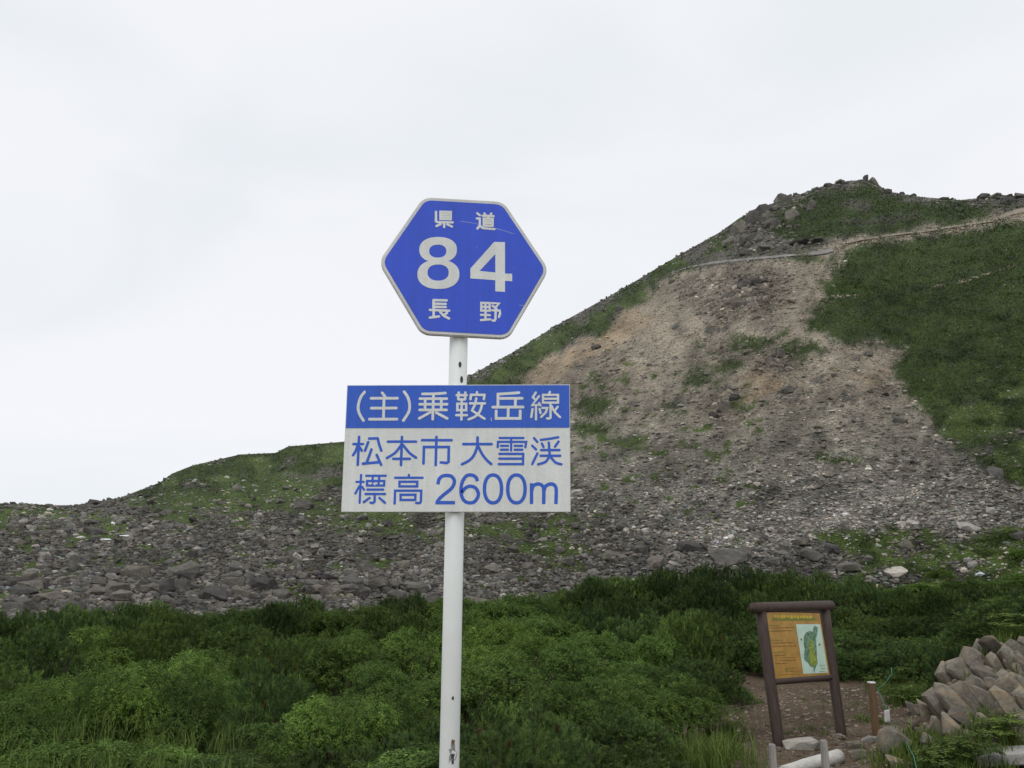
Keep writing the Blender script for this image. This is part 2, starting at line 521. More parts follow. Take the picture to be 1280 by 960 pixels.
# what covers the slope: 0 grey blocks, 1 tan scree, 2 dark dwarf pine, 3 bright grass, 4 ochre bare soil, 5 track
P_SCREE = [(575, 500), (640, 462), (680, 448), (745, 420), (800, 380), (830, 345), (880, 335), (985, 326), (1070, 300), (1250, 268), (1300, 255), (1300, 275),
           (1065, 312), (1032, 360), (1014, 408), (1062, 430), (1140, 432), (1120, 470), (1150, 520), (1195, 560), (1240, 600), (1300, 625), (1300, 660),
           (1120, 668), (1010, 672), (960, 690), (860, 690), (770, 660), (712, 640), (650, 560)]
P_VEG = [
    [(1062, 314), (1100, 304), (1180, 292), (1252, 280), (1420, 258), (1500, 258), (1500, 640), (1300, 620), (1245, 590), (1195, 556), (1152, 518), (1122, 470), (1140, 432), (1062, 428), (1012, 410), (1032, 360)],
    [(985, 262), (1030, 236), (1075, 232), (1108, 244), (1160, 252), (1200, 258), (1248, 262), (1238, 274), (1160, 286), (1060, 298), (1000, 302), (955, 292), (960, 272)],
    [(570, 492), (640, 446), (690, 418), (740, 390), (810, 352), (818, 362), (772, 388), (756, 414), (722, 424), (716, 402), (700, 436), (668, 440), (676, 458), (640, 470), (655, 478), (600, 500)],
    [(212, 598), (240, 582), (300, 568), (345, 566), (352, 580), (330, 590), (280, 596), (240, 602)],
    [(358, 562), (430, 552), (560, 490), (600, 480), (580, 520), (520, 575), (430, 582), (380, 590), (362, 580)],
    [(930, 432), (960, 422), (992, 414), (990, 422), (960, 432), (932, 438)],
    [(830, 345), (880, 322), (900, 300), (920, 285), (905, 310), (860, 335)],
]
P_GRASS = [
    [(1150, 512), (1200, 500), (1300, 478), (1300, 590), (1245, 580), (1195, 556)],
    [(1010, 668), (1060, 660), (1120, 664), (1200, 676), (1300, 655), (1320, 760), (1200, 740), (1100, 705), (1050, 690)],
    [(1085, 700), (1110, 676), (1200, 676), (1320, 655), (1320, 800), (990, 800), (1010, 735), (1060, 724)],
    [(0, 632), (70, 636), (60, 648), (0, 650)],
    [(-200, 642), (0, 632), (0, 655), (-200, 660)],
]
P_OCHRE = [[(640, 476), (680, 452), (745, 420), (800, 388), (828, 400), (770, 432), (720, 456), (680, 480)],
           [(930, 470), (975, 455), (985, 470), (960, 500), (935, 505)], [(1075, 470), (1115, 462), (1112, 472), (1085, 482)]]
P_ROCKY = [[(905, 318), (925, 280), (960, 258), (1000, 246), (1010, 262), (975, 276), (1000, 288), (960, 300), (1000, 302), (1040, 298), (1030, 306), (960, 318)],
           [(880, 505), (905, 490), (930, 500), (925, 530), (895, 532)], [(900, 365), (935, 352), (965, 362), (950, 392), (915, 398)],
           [(940, 450), (975, 432), (1000, 445), (985, 470), (950, 470)],
           [(850, 348), (940, 336), (1000, 342), (985, 385), (900, 405), (840, 372)],
           [(720, 452), (750, 432), (785, 440), (770, 458), (735, 466)], [(900, 430), (935, 425), (940, 450), (905, 455)]]
ELL = [(250, 628, 90, 12, 3), (330, 622, 70, 14, 3), (440, 640, 60, 12, 3), (465, 655, 45, 12, 3), (360, 604, 60, 8, 3), (180, 622, 30, 7, 3),
       (745, 505, 22, 6, 2), (735, 512, 26, 5, 2), (762, 492, 12, 5, 2), (740, 535, 24, 9, 2), (780, 552, 30, 6, 3), (845, 510, 10, 5, 2), (870, 475, 16, 6, 2),
       (900, 462, 20, 5, 3), (920, 455, 14, 6, 2), (930, 505, 14, 6, 3), (878, 430, 10, 4, 2), (1010, 440, 30, 8, 2), (940, 428, 25, 5, 2), (1025, 328, 25, 5, 3),
       (1003, 325, 20, 4, 3), (1045, 575, 30, 5, 3), (650, 665, 60, 10, 3), (560, 672, 40, 9, 3), (690, 690, 60, 8, 3), (1170, 560, 20, 4, 0), (1230, 560, 24, 5, 0),
       (1100, 275, 20, 5, 0), (1070, 255, 14, 6, 0), (1075, 278, 26, 4, 0), (1130, 268, 26, 3, 0), (1210, 500, 12, 4, 0), (1140, 690, 30, 5, 0), (1120, 720, 30, 7, 0), (1210, 712, 18, 8, 0),
       (1270, 545, 30, 4, 0)]

def zones(px, py, soft=0.0, reps=1):
    """cover class per pixel; soft > 0 blurs the borders by random offsets. reps > 1 returns a stack"""
    px = np.asarray(px, float); py = np.asarray(py, float)
    ax = 34 * (fbm(px / 34, py / 22, 1.0, 4) - 0.5) + 26 * (fbm(px / 9, py / 6, 2.0, 3) - 0.5)
    ay = 22 * (fbm(px / 34, py / 22, 7.0, 4) - 0.5) + 14 * (fbm(px / 9, py / 6, 3.0, 3) - 0.5)
    mot = fbm(px / 38, py / 14, 5.0, 4)
    sp = fbm(px / 13, py / 7, 8.0, 3)
    mot2 = fbm(px / 30, py / 12, 15.0, 3)
    out = []
    for _ in range(reps):
        wx = px + ax + soft * RNG.normal(size=px.shape); wy = py + ay + 0.6 * soft * RNG.normal(size=px.shape)
        dm = 0.006 * soft * RNG.normal(size=px.shape)
        z = np.zeros(px.shape, int)
        z[(mot + dm > 0.60) & (px < 720) & (py < 668)] = 3
        z[(mot + dm > 0.57) & (px < 560) & (py < 625) & (px > 150)] = 2
        z[in_poly(wx, wy, P_SCREE)] = 1
        for p in P_OCHRE: z[in_poly(wx, wy, p)] = 4
        for i_, p in enumerate(P_ROCKY): z[in_poly(wx, wy, p)] = 6 if i_ else 0
        z[(z == 1) & (sp + dm > 0.685) & (py > 440) & (px < 960)] = 3
        z[(z == 1) & (sp + dm < 0.30) & (py > 400)] = 0
        for p in P_VEG: z[in_poly(wx, wy, p)] = 2
        ridge = (px > 585) & (px < 930) & (py < np.interp(px, SIL[:, 0], SIL[:, 1]) + 26 + 40 * (mot2 - 0.5))
        z[ridge & (mot2 + 0.4 * (sp - 0.5) + dm > 0.47) & (z != 1)] = 2
        z[ridge & (mot2 + dm > 0.58) & (z != 1)] = 3
        z[(px < 600) & (py < np.interp(px, SIL[:, 0], SIL[:, 1]) + 30) & (px > 190) & (mot2 + dm > 0.46)] = 2
        for p in P_GRASS: z[in_poly(wx, wy, p)] = 3
        for cx, cy, rx, ry, k in ELL:
            kx, ky = (wx - cx) / rx, (wy - cy) / ry
            if k == 5: kx, ky = (px + 0.4 * ax - cx) / rx, (py + 0.25 * ay - cy) / ry
            z[kx * kx + ky * ky < 1] = k
        z[(z == 2) & (mot2 + dm > 0.66) & (py > 470)] = 3
        z[(z == 3) & (px > 990) & (mot2 + dm < 0.44)] = 2
        z[(z == 0) & (mot2 + dm > 0.62) & (py > 600) & (px < 760)] = 3
        out.append(z)
    return out[0] if reps == 1 else out

ZC = np.array([(0.088, 0.082, 0.068), (0.27, 0.235, 0.185), (0.036, 0.055, 0.016), (0.058, 0.082, 0.024), (0.25, 0.196, 0.132), (0.30, 0.26, 0.21), (0.150, 0.128, 0.100)])
WARM, GREY = np.array((0.228, 0.196, 0.150)), np.array((0.146, 0.138, 0.114))
def tone(px, py):
    """broad patches of lighter and darker stone, with relief shade painted in as streaks"""
    st = fbm((px + 0.55 * py) / 11, (py - 0.2 * px) / 60, 23.0, 4)          # streaks down the fall line, painted in for weak relief shading
    t_ = 0.40 * fbm(px / 55, py / 28, 21.0, 4) + 0.30 * fbm(px / 16, py / 9, 41.0, 3) + 0.30 * st
    return np.clip(1.0 + 2.6 * (t_ - 0.5), 0.42, 1.6)
def zone_colour(px, py, zs):
    tn = tone(px, py)[..., None]
    k = np.clip((py - 455) / 150, 0, 1)[..., None]
    res = 0
    for z in zs:
        c = ZC[z] * tn
        m = z == 1                     # scree: warm high up, greyer towards the foot
        cc = (WARM * (1 - k) + GREY * k) * tn
        c[m] = cc[m]
        res = res + c
    return res / len(zs)

cols_px = np.concatenate([np.arange(-420, -20, 14), np.arange(-20, 1300, 3.4), np.arange(1300, 1700, 14)])
NR = 170
v01 = np.linspace(0, 1, NR)
PX = np.repeat(cols_px[None], NR, 0)
PS = np.interp(cols_px, SIL[:, 0], SIL[:, 1])
PY = PS[None] + (812 - PS[None]) * (v01[:, None] ** 0.95)
P = hill(PX, PY)
crest = []
top = P[0]
hd = top[:, :2] / np.linalg.norm(top[:, :2], axis=1)[:, None]
for dr, dz in reversed([(6, 0.8), (14, 4), (28, 11), (50, 24), (90, 50), (160, 95)]):
    crest.append(np.concatenate([top[:, :2] + hd * dr, (top[:, 2] - dz)[:, None]], 1))
V = np.concatenate([np.array(crest), P], 0)
CC = zone_colour(PX, PY, zones(PX, PY, 5.0, 5))
CC = np.concatenate([np.repeat(CC[:1], len(crest), 0), CC], 0)
nr, nc = V.shape[:2]
idx = np.arange(nr * nc).reshape(nr, nc)
fc = np.stack([idx[1:, :-1], idx[1:, 1:], idx[:-1, 1:], idx[:-1, :-1]], -1).reshape(-1, 4)
mountain = link('hillside', np_mesh('hillside', V.reshape(-1, 3), fc, CC.reshape(-1, 3), smooth=True), mat=M['hill'])
tag(mountain, 'mountain slope of scree, blocks and dwarf pine rising to a rocky top', 'mountain', kind='structure')

# rubble: the uncountable stones of the scree
def scatter(n, lo_py=0, zone_p=None, zset=None):
    px = RNG.uniform(-60, 1340, n); py = RNG.uniform(225, 790, n)
    ps = np.interp(px, SIL[:, 0], SIL[:, 1])
    k = (py > ps + 0.5) & (py < 785)
    px, py = px[k], py[k]
    z = zones(px, py, 5.0)
    keep = RNG.random(len(px)) < np.array(zone_p)[z]
    return px[keep], py[keep], z[keep]

px, py, z = scatter(185000, zone_p=(0.85, 0.75, 0.016, 0.14, 0.4, 0.3, 0.8))
pos = hill(px, py)
dist = np.linalg.norm(pos, axis=1)
pxm = dist / F                                   # metres per photo pixel there
u = RNG.random(len(px))
size_px = 1.0 + 2.6 * (u ** 3.2) + 1.3 * RNG.random(len(px))
near = np.clip((py - 560) / 180, 0, 1)
size_px = size_px * (0.72 + 1.15 * near + 0.5 * np.clip((690 - px) / 500, 0, 1) * (py > 600))
size = size_px * pxm * 0.55
RC = np.array([(0.110, 0.103, 0.091), (0.27, 0.235, 0.19), (0.24, 0.23, 0.21), (0.26, 0.24, 0.21), (0.34, 0.27, 0.185), (0.4, 0.37, 0.32), (0.180, 0.156, 0.126)])
cols = RC[z].copy()
k = np.clip((py - 470) / 160, 0, 1)[:, None]
sc = z == 1
cols[sc] = ((1 - k) * np.array((0.262, 0.222, 0.175)) + k * np.array((0.205, 0.192, 0.172)))[sc]
cols = cols * tone(px, py)[:, None] * np.exp(RNG.normal(0, 0.36, (len(px), 1))) * (1 + 0.07 * RNG.normal(size=(len(px), 3)) * np.array([1, 0.3, -1]))
pale = RNG.random(len(px)) < np.where(z == 1, 0.03, 0.0)
cols[pale] = np.array((0.48, 0.46, 0.42)) * RNG.uniform(0.8, 1.15, (pale.sum(), 1))
cols = np.clip(cols, 0.02, 0.7)
vv, ff, cc = rock_cloud(pos + np.array([0, 0, 0.15]) * size[:, None], size, cols)
parts = [(vv, ff, cc)]
def mid_rocks(n, px, py, lo, hi, bright, keep_zone, flat=0.75, pw=2.0):
    z = zones(px, py, 6.0)
    k = np.isin(z, keep_zone) & (py > np.interp(px, SIL[:, 0], SIL[:, 1]))
    px, py = px[k], py[k]
    p = hill(px, py); m_ = np.linalg.norm(p, axis=1) / F
    sz = (lo + (hi - lo) * RNG.random(len(px)) ** pw) * 0.5 * m_
    c = np.array(bright) * tone(px, py)[:, None] * np.exp(RNG.normal(0, 0.38, (len(px), 1)))
    parts.append(rock_cloud(p + np.array([0, 0, 0.2]) * sz[:, None], sz, np.clip(c, 0.03, 0.6), ICO1, 0.34, flat))
# rough blocks of the left slope and along the foot
q = 5200
px_ = RNG.uniform(-40, 1000, q); py_ = RNG.triangular(600, 735, 775, q)
k = fbm(px_ / 42, py_ / 20, 61.0, 3) + 0.1 * RNG.normal(size=q) > 0.50
mid_rocks(q, px_[k], py_[k], 4, 14, (0.120, 0.112, 0.099), (0, 3), 0.8, 2.6)
# larger stones of the scree
q = 2600
mid_rocks(q, RNG.uniform(640, 1290, q), RNG.triangular(430, 660, 700, q), 3.5, 9, (0.215, 0.198, 0.170), (1, 0), 0.6)
# crags: every rocky polygon
for poly, q in zip(P_ROCKY, (620, 90, 110, 90, 320, 60, 60)):
    xs_, ys_ = [a for a, b in poly], [b for a, b in poly]
    px_ = RNG.uniform(min(xs_) - 8, max(xs_) + 8, q * 2); py_ = RNG.uniform(min(ys_) - 5, max(ys_) + 5, q * 2)
    jj = 6 if q > 500 else 13
    k = in_poly(px_ + jj * RNG.normal(size=q * 2), py_ + 0.6 * jj * RNG.normal(size=q * 2), poly)
    mid_rocks(q, px_[k], py_[k], 3, 9, (0.118, 0.110, 0.092) if q > 500 else (0.180, 0.158, 0.130), (0, 1, 2, 3, 4, 6), 0.9, 2.4)
# broken skyline
q = 900
px_ = RNG.uniform(560, 1300, q); mid_rocks(q, px_, np.interp(px_, SIL[:, 0], SIL[:, 1]) + RNG.uniform(0.3, 9, q), 2, 5.5, (0.135, 0.13, 0.115), (0, 1, 2, 3), 0.8)
px_ = RNG.uniform(-40, 560, q); mid_rocks(q, px_, np.interp(px_, SIL[:, 0], SIL[:, 1]) + RNG.uniform(0.3, 6, q), 1.5, 4.5, (0.12, 0.115, 0.10), (0, 3), 0.8)
def merge(parts):
    vs, fs, cs, o = [], [], [], 0
    for v, f, c in parts:
        vs.append(v); fs.append(f + o); cs.append(c); o += len(v)
    return np.concatenate(vs), np.concatenate(fs), np.concatenate(cs)
# stony lines on the green slope, loose stones along the road and the track
for pts_, q, sd_, lo_, hi_, cl in (([(1040, 374), (1060, 375), (1085, 371), (1102, 370)], 90, 1.0, 1.0, 3.0, (0.25, 0.22, 0.17)), ([(1168, 362), (1195, 357), (1212, 354), (1238, 344), (1262, 337), (1290, 328)], 170, 1.1, 1.0, 3.2, (0.25, 0.22, 0.17)),
                                   ([(838, 342), (862, 335), (890, 331), (940, 326), (985, 322), (1042, 314)], 420, 1.6, 1.0, 3.4, (0.20, 0.185, 0.16)),
                                   ([(1050, 308), (1100, 299), (1150, 293), (1200, 285), (1240, 279), (1262, 272), (1300, 262)], 620, 2.2, 1.0, 4.0, (0.25, 0.215, 0.17))):
    pts_ = np.array(pts_, float)
    px_ = RNG.uniform(pts_[0, 0], pts_[-1, 0], q); py_ = np.interp(px_, pts_[:, 0], pts_[:, 1]) + sd_ * RNG.normal(size=q)
    k = fbm(px_ / 11, py_ / 11, 91.0, 2) > (0.42 if q < 200 else 0.2)
    mid_rocks(q, px_[k], py_[k], lo_, hi_, cl, (0, 1, 2, 3, 4, 5, 6), 0.7, 1.5)
    if q < 200: parts[-1][0][:, 2] += 0.5
vv, ff, cc = merge(parts)
print('scree tris', len(ff))
o = link('scree_stones', np_mesh('scree_stones', vv, ff, cc), mountain, M['rubble'])
tag(o, kind='stuff')

# boulders one can pick out, each a piece of the slope
BPROTO = [hull_rock('boulder', 100 + i, 17, 1.0, 0.85, 0.8, 0.03, 0.75) for i in range(8)]
for me in BPROTO: me.materials.append(M['boulder'])
BPALE = [me.copy() for me in BPROTO[:3]]
for me in BPALE: me.materials.clear(); me.materials.append(M['pale_rock'])

def boulder(px, py, w, h=None, pale=False, tilt=None):
    p = hill(np.array([px]), np.array([py]))[0]
    m = np.linalg.norm(p) / F
    me = random.choice(BPALE if pale else BPROTO)
    o = link('boulder', me, mountain)
    h = h or w * random.uniform(0.5, 0.8)
    o.location = p + np.array([0, 0, h * m * 0.12])
    o.scale = (w * m * 0.5, w * m * 0.5, h * m * 0.62)
    o.rotation_euler = (random.uniform(-0.25, 0.25), random.uniform(-0.3, 0.3) if tilt is None else tilt, random.uniform(0, 6.3))
    return o

EXPL = [(912, 700, 52, 24, 0), (862, 690, 38, 24, 0), (820, 706, 30, 20, 0), (930, 692, 26, 16, 0), (966, 706, 26, 16, 0), (1015, 697, 32, 18, 0), (1040, 690, 26, 18, 0),
        (1000, 680, 26, 14, 0), (1060, 712, 34, 16, 0), (980, 690, 24, 18, 0), (1085, 702, 18, 14, 0), (1210, 661, 32, 12, 1), (1126, 656, 14, 8, 1), (1140, 654, 14, 7, 1),
        (1135, 684, 20, 14, 0), (1148, 680, 12, 9, 0), (1120, 716, 34, 9, 1), (1051, 717, 12, 8, 1), (1210, 702, 14, 8, 1), (1216, 708, 12, 12, 1), (1205, 715, 9, 9, 1),
        (1275, 672, 26, 18, 0), (1238, 640, 14, 10, 1), (1135, 588, 18, 9, 0), (1117, 605, 14, 8, 1), (1244, 595, 24, 18, 0), (1045, 552, 10, 7, 1), (1125, 527, 20, 9, 0),
        (722, 616, 20, 8, 1), (855, 614, 12, 8, 1), (946, 606, 10, 7, 1), (268, 748, 46, 26, 0), (205, 738, 40, 24, 0), (230, 720, 42, 30, 0), (170, 722, 36, 28, 0), (330, 735, 44, 24, 0), (440, 738, 40, 22, 0),
        (470, 735, 40, 22, 0), (120, 745, 36, 20, 0), (60, 752, 40, 20, 0), (30, 745, 34, 20, 0), (400, 742, 34, 18, 0), (520, 738, 36, 18, 0), (300, 745, 32, 20, 0), (150, 750, 38, 20, 0), (90, 765, 40, 20, 0), (20, 765, 34, 20, 0),
        (353, 588, 14, 12, 0), (380, 636, 30, 20, 0), (358, 612, 14, 8, 0), (370, 655, 16, 12, 0), (240, 712, 24, 18, 0), (120, 668, 34, 14, 0), (610, 655, 14, 8, 0), (640, 690, 22, 16, 0), (700, 690, 18, 12, 0), (760, 700, 22, 14, 0), (740, 680, 14, 10, 0), (800, 690, 24, 16, 0),
        (976, 250, 22, 14, 0), (986, 250, 14, 12, 0), (940, 276, 22, 24, 0), (925, 290, 20, 26, 0), (955, 268, 26, 22, 0), (965, 285, 24, 20, 0), (912, 306, 20, 18, 0), (990, 275, 22, 24, 0), (1014, 262, 16, 20, 0), (935, 305, 26, 20, 0),
        (1082, 226, 9, 13, 0), (1093, 231, 11, 16, 0), (1076, 229, 10, 9, 0), (1050, 229, 14, 8, 0), (1035, 234, 14, 8, 0), (1020, 238, 12, 7, 0), (1110, 240, 12, 7, 0),
        (1230, 248, 18, 9, 0), (1245, 248, 20, 9, 0), (1180, 250, 14, 6, 0), (1140, 247, 14, 6, 0), (1275, 248, 18, 9, 0), (1265, 252, 14, 6, 0), (1215, 252, 10, 5, 0),
        (925, 383, 26, 14, 0), (910, 372, 22, 12, 0), (945, 355, 24, 14, 0), (930, 360, 22, 14, 0), (905, 512, 24, 22, 0), (893, 522, 18, 16, 0), (918, 500, 18, 14, 0), (975, 445, 18, 16, 0), (962, 455, 16, 14, 0),
        (985, 490, 20, 12, 0), (1070, 450, 16, 14, 0), (1085, 445, 14, 12, 0), (775, 388, 14, 14, 0), (745, 436, 18, 9, 0), (960, 312, 30, 9, 0), (1000, 306, 34, 9, 0), (1020, 303, 26, 8, 0), (935, 318, 26, 8, 0)]
nb = 0
for bx, by, w, h, pl in EXPL:
    boulder(bx, by, w, h, bool(pl)); nb += 1
while nb < 296:
    # mostly along the foot of the slope, on the left
    if random.random() < 0.72:
        bx = random.uniform(-15, 1000); by = random.triangular(640, 772, 735)
        lim = 640 if bx < 700 else 655
    else:
        bx = random.uniform(700, 1290); by = random.uniform(540, 690); lim = 300
    if by < np.interp(bx, SIL[:, 0], SIL[:, 1]) + 20: continue
    zb = zones(np.array([bx]), np.array([by]))[0]
    if bx > 1075 and by > 672: continue
    if zb in (2,) or (zb == 3 and random.random() < 0.7): continue
    base = np.interp(by, [560, 640, 700, 760], [8, 10, 15, 28]) * (1.15 if bx < 700 else 0.8)
    boulder(bx, by, base * random.uniform(0.7, 1.35), None, bx > 720 and random.random() < 0.04)
    nb += 1

# far dwarf pine and turf: tiny leaf sprays over the green parts of the slope
px, py, z = scatter(620000, zone_p=(0.42, 0.012, 0.97, 0.80, 0.01, 0.03, 0.02))
k = (z != 0) | ((px < 780) & (py > 560) & (fbm(px / 36, py / 15, 71.0, 4) + 0.05 * RNG.normal(size=len(px)) > 0.485)) | ((px > 880) & (py < 330) & (fbm(px / 22, py / 13, 73.0, 3) > 0.48)) | (RNG.random(len(px)) < 0.06)
px, py, z = px[k], py[k], z[k]
pos = hill(px, py)
m_px = np.linalg.norm(pos, axis=1) / F
n = len(px)
clump = fbm(px / 9, py / 5, 31.0, 3)
clump2 = 0.55 * fbm(px / 60, (py + 0.28 * px) / 9, 33.0, 4) + 0.45 * fbm(px / 26, py / 13, 35.0, 3)
base = np.where((z == 3)[:, None], np.array((0.088, 0.132, 0.029)), np.array((0.053, 0.080, 0.021)))
base = np.where(((z == 3) & (px > 1090))[:, None], base * 1.28, base)
base = np.where(((z == 0) & (px < 860))[:, None], np.array((0.062, 0.060, 0.034)), base)
base = base * np.clip(1 + 2.1 * (clump2[:, None] - 0.5) + 1.2 * (clump[:, None] - 0.5), 0.4, 1.9) * np.exp(RNG.normal(0, 0.15, (n, 1)))
hgt = np.where(z == 2, 1.9, 0.8) * np.clip((py - np.interp(px, SIL[:, 0], SIL[:, 1])) / 9, 0.1, 1) * (0.3 + 1.6 * np.clip(clump - 0.25, 0, 1))
pos = pos + np.stack([np.zeros(n), np.zeros(n), hgt * m_px * 1.7], -1)
T = 2
nn_ = RNG.normal(size=(n, T, 3)) * 0.55 + np.array([0, -0.45, 0.9]); nn_ /= np.linalg.norm(nn_, axis=2, keepdims=True)
d1 = np.cross(nn_, RNG.normal(size=(n, T, 3))); d1 /= np.linalg.norm(d1, axis=2, keepdims=True)
d2 = np.cross(d1, nn_)
s = (m_px * RNG.uniform(0.7, 1.5, n) * np.where(z == 3, 0.8, 1.0))[:, None, None]
c0 = pos[:, None, :] + RNG.normal(size=(n, T, 3)) * s * 0.5
tri = np.stack([c0 + d1 * s * 0.9, c0 - d1 * s * 0.45 + d2 * s * 0.6, c0 - d1 * s * 0.45 - d2 * s * 0.6], 2)
vv = tri.reshape(-1, 3)
ff = np.arange(len(vv)).reshape(-1, 3)
cc = np.repeat(base[:, None, :], T * 3, 1).reshape(-1, 3)
print('cover tris', len(ff))
o = link('mountain_shrub_cover', np_mesh('mountain_shrub_cover', vv, ff, cc), mat=M['far_leaf'])
tag(o, 'carpet of dwarf pine and turf covering the green parts of the mountain', 'shrub cover', kind='stuff')

# the mountain road: a low pale wall and shoulder cut across the slope
def strip(name, pts, thick_px, mat, lift=1.2, n=60):
    pts = np.array(pts, float)
    tt = np.linspace(pts[0, 0], pts[-1, 0], n)
    yy = np.interp(tt, pts[:, 0], pts[:, 1]) + 1.2 * (fbm(tt / 14, 0 * tt, 3.0, 3) - 0.5)
    th = np.interp(tt, pts[:, 0], thick_px) if hasattr(thick_px, '__len__') else np.full(n, thick_px)
    th = th * (0.75 + 0.5 * fbm(tt / 9, 0 * tt + 4, 6.0, 3))
    lo = hill(tt, yy + th / 2); hi = hill(tt, yy - th / 2)
    out = lo[:, :2] / np.linalg.norm(lo[:, :2], axis=1)[:, None]
    lo[:, :2] -= out * lift * 1.2; hi[:, :2] -= out * lift; lo[:, 2] -= 0.02; hi[:, 2] += lift * 0.05
    back = hi.copy(); back[:, :2] += out * 6.0; back[:, 2] += 0.3
    foot = lo.copy(); foot[:, :2] += out * 4.0; foot[:, 2] -= 0.8
    V = np.stack([back, hi, lo, foot], 0); r, c = V.shape[:2]
    idx = np.arange(r * c).reshape(r, c)
    f = np.stack([idx[1:, :-1], idx[1:, 1:], idx[:-1, 1:], idx[:-1, :-1]], -1).reshape(-1, 4)
    return link(name, np_mesh(name, V.reshape(-1, 3), f, smooth=False), mat=mat)
o = strip('road', [(838, 342), (862, 334), (890, 329), (940, 324), (985, 320), (1000, 319)], [1.0, 1.8, 2.6, 3.0, 2.6, 1.0], M['far_road'], lift=0.5)
tag(o, 'pale grey mountain road crossing the slope below the rocky top', 'road', kind='structure')
o = strip('road', [(1010, 319), (1030, 316), (1042, 313)], [3.5, 4.5, 3], M['far_road'], lift=0.5)
tag(o, 'short pale stretch of road seen in a gap of the slope', 'road', kind='structure')
o = strip('track', [(1060, 305), (1100, 297), (1150, 291), (1200, 283), (1240, 277), (1262, 268), (1300, 258), (1340, 255)], [1.0, 1.4, 2, 2.2, 2.6, 5, 7, 8],
          mat_plain('tan_track', (0.24, 0.205, 0.16), 0.95, 0.3, 0.6, 0.1), lift=0.9)
tag(o, 'tan footpath climbing to the right between the green slopes', 'path', kind='structure')

# old snow left between the blocks
for i, (sx, sy, w, lab) in enumerate([(141, 681.5, 12, 'small white snow remnant among grey blocks, the left and lower one'), (163, 677, 13, 'small white snow remnant among grey blocks, the right one')]):
    p = hill(np.array([sx]), np.array([sy]))[0]; mm = np.linalg.norm(p) / F
    o = link('snow_patch', hull_rock('snow_patch', 500 + i, 20, 1, 0.8, 0.5), mat=M['snow'])
    o.location = p + np.array([0, -1.2, 0.35]); o.scale = (w * mm * 0.5, w * mm * 0.5, 2.6 * mm)
    tag(o, lab, 'snow', 'snow remnants on the left slope')

# marker posts along the skyline
for px_, py_, lab in [(758, 372, 'thin dark marker post on the skyline, highest of the lower ones'), (693, 409, 'thin dark marker post on the skyline just right of the blue hexagon'),
                      (783, 358, 'tiny dark marker post on the skyline beside the pale road cut'), (900, 293, 'tiny dark marker post on the skyline below the rocky crags')]:
    p = hill(np.array([px_]), np.array([py_ + 2]))[0]; mm = np.linalg.norm(p) / F
    bm = bmesh.new()
    tube(bm, [(0, 0, -1), (0, 0, 3.6 * mm), (0.02, 0, 4.2 * mm)], [0.28, 0.26, 0.1], 6)
    o = link('marker_post', bm_mesh('marker_post', bm), mat=M['bark']); o.location = p
    tag(o, lab, 'post', 'marker posts along the ridge road')

# ------------------------------------------------------------------ thicket of dwarf pine and leafy shrubs
def unit(v):
    return v / np.maximum(np.linalg.norm(v, axis=-1, keepdims=True), 1e-9)

def dome_points(n, r, rng, hmin=0.12):
    """points in the outer shell of a lumpy dome of radius r and height 1"""
    a = rng.uniform(0, 2 * np.pi, n); c = np.sqrt(rng.random(n)) 
    lump = 0.86 + 0.22 * np.cos(a * 3 + rng.uniform(0, 6)) * 0.6 + 0.12 * np.cos(a * 5 + rng.uniform(0, 6))
    prof = np.sqrt(np.clip(1 - c ** 2.2, 0, 1))
    z = hmin + (1 - hmin) * prof
    shell = 1 - 0.38 * rng.random(n) ** 2.0
    x = np.cos(a) * c * r * lump; y = np.sin(a) * c * r * lump
    bumps = fbm(x / 0.32 + 3, y / 0.32, rng.uniform(0, 50), 2) - 0.5
    z = z * (shell + 0.42 * bumps)
    return np.stack([x, y, np.clip(z, 0.05, 1.3)], -1), a, c

def clumped(n, r, rng, nc, rho, flat):
    """points over the upper sides of rounded clumps that together make the dome; returns points and outward directions"""
    c, a, q = dome_points(nc, r, rng)
    rad = rho * rng.uniform(0.65, 1.35, nc)
    k = rng.choice(nc, n, p=rad ** 2 / np.sum(rad ** 2))
    d = unit(rng.normal(size=(n, 3)) + np.array([0, 0, 0.55]))
    d[:, 2] = np.abs(d[:, 2]) * np.where(rng.random(n) < 0.8, 1, -0.6)
    off = d * np.array([1, 1, flat]) * (rad[k] * rng.uniform(0.7, 1.0, n))[:, None]
    p = c[k] + off - np.array([0, 0, 0.5]) * rad[k][:, None]
    p[:, 2] = np.maximum(p[:, 2], 0.02)
    out = unit(np.stack([np.cos(a) * q, np.sin(a) * q, np.full(nc, 0.6)], -1))[k]
    return p, unit(d + 0.35 * out), k

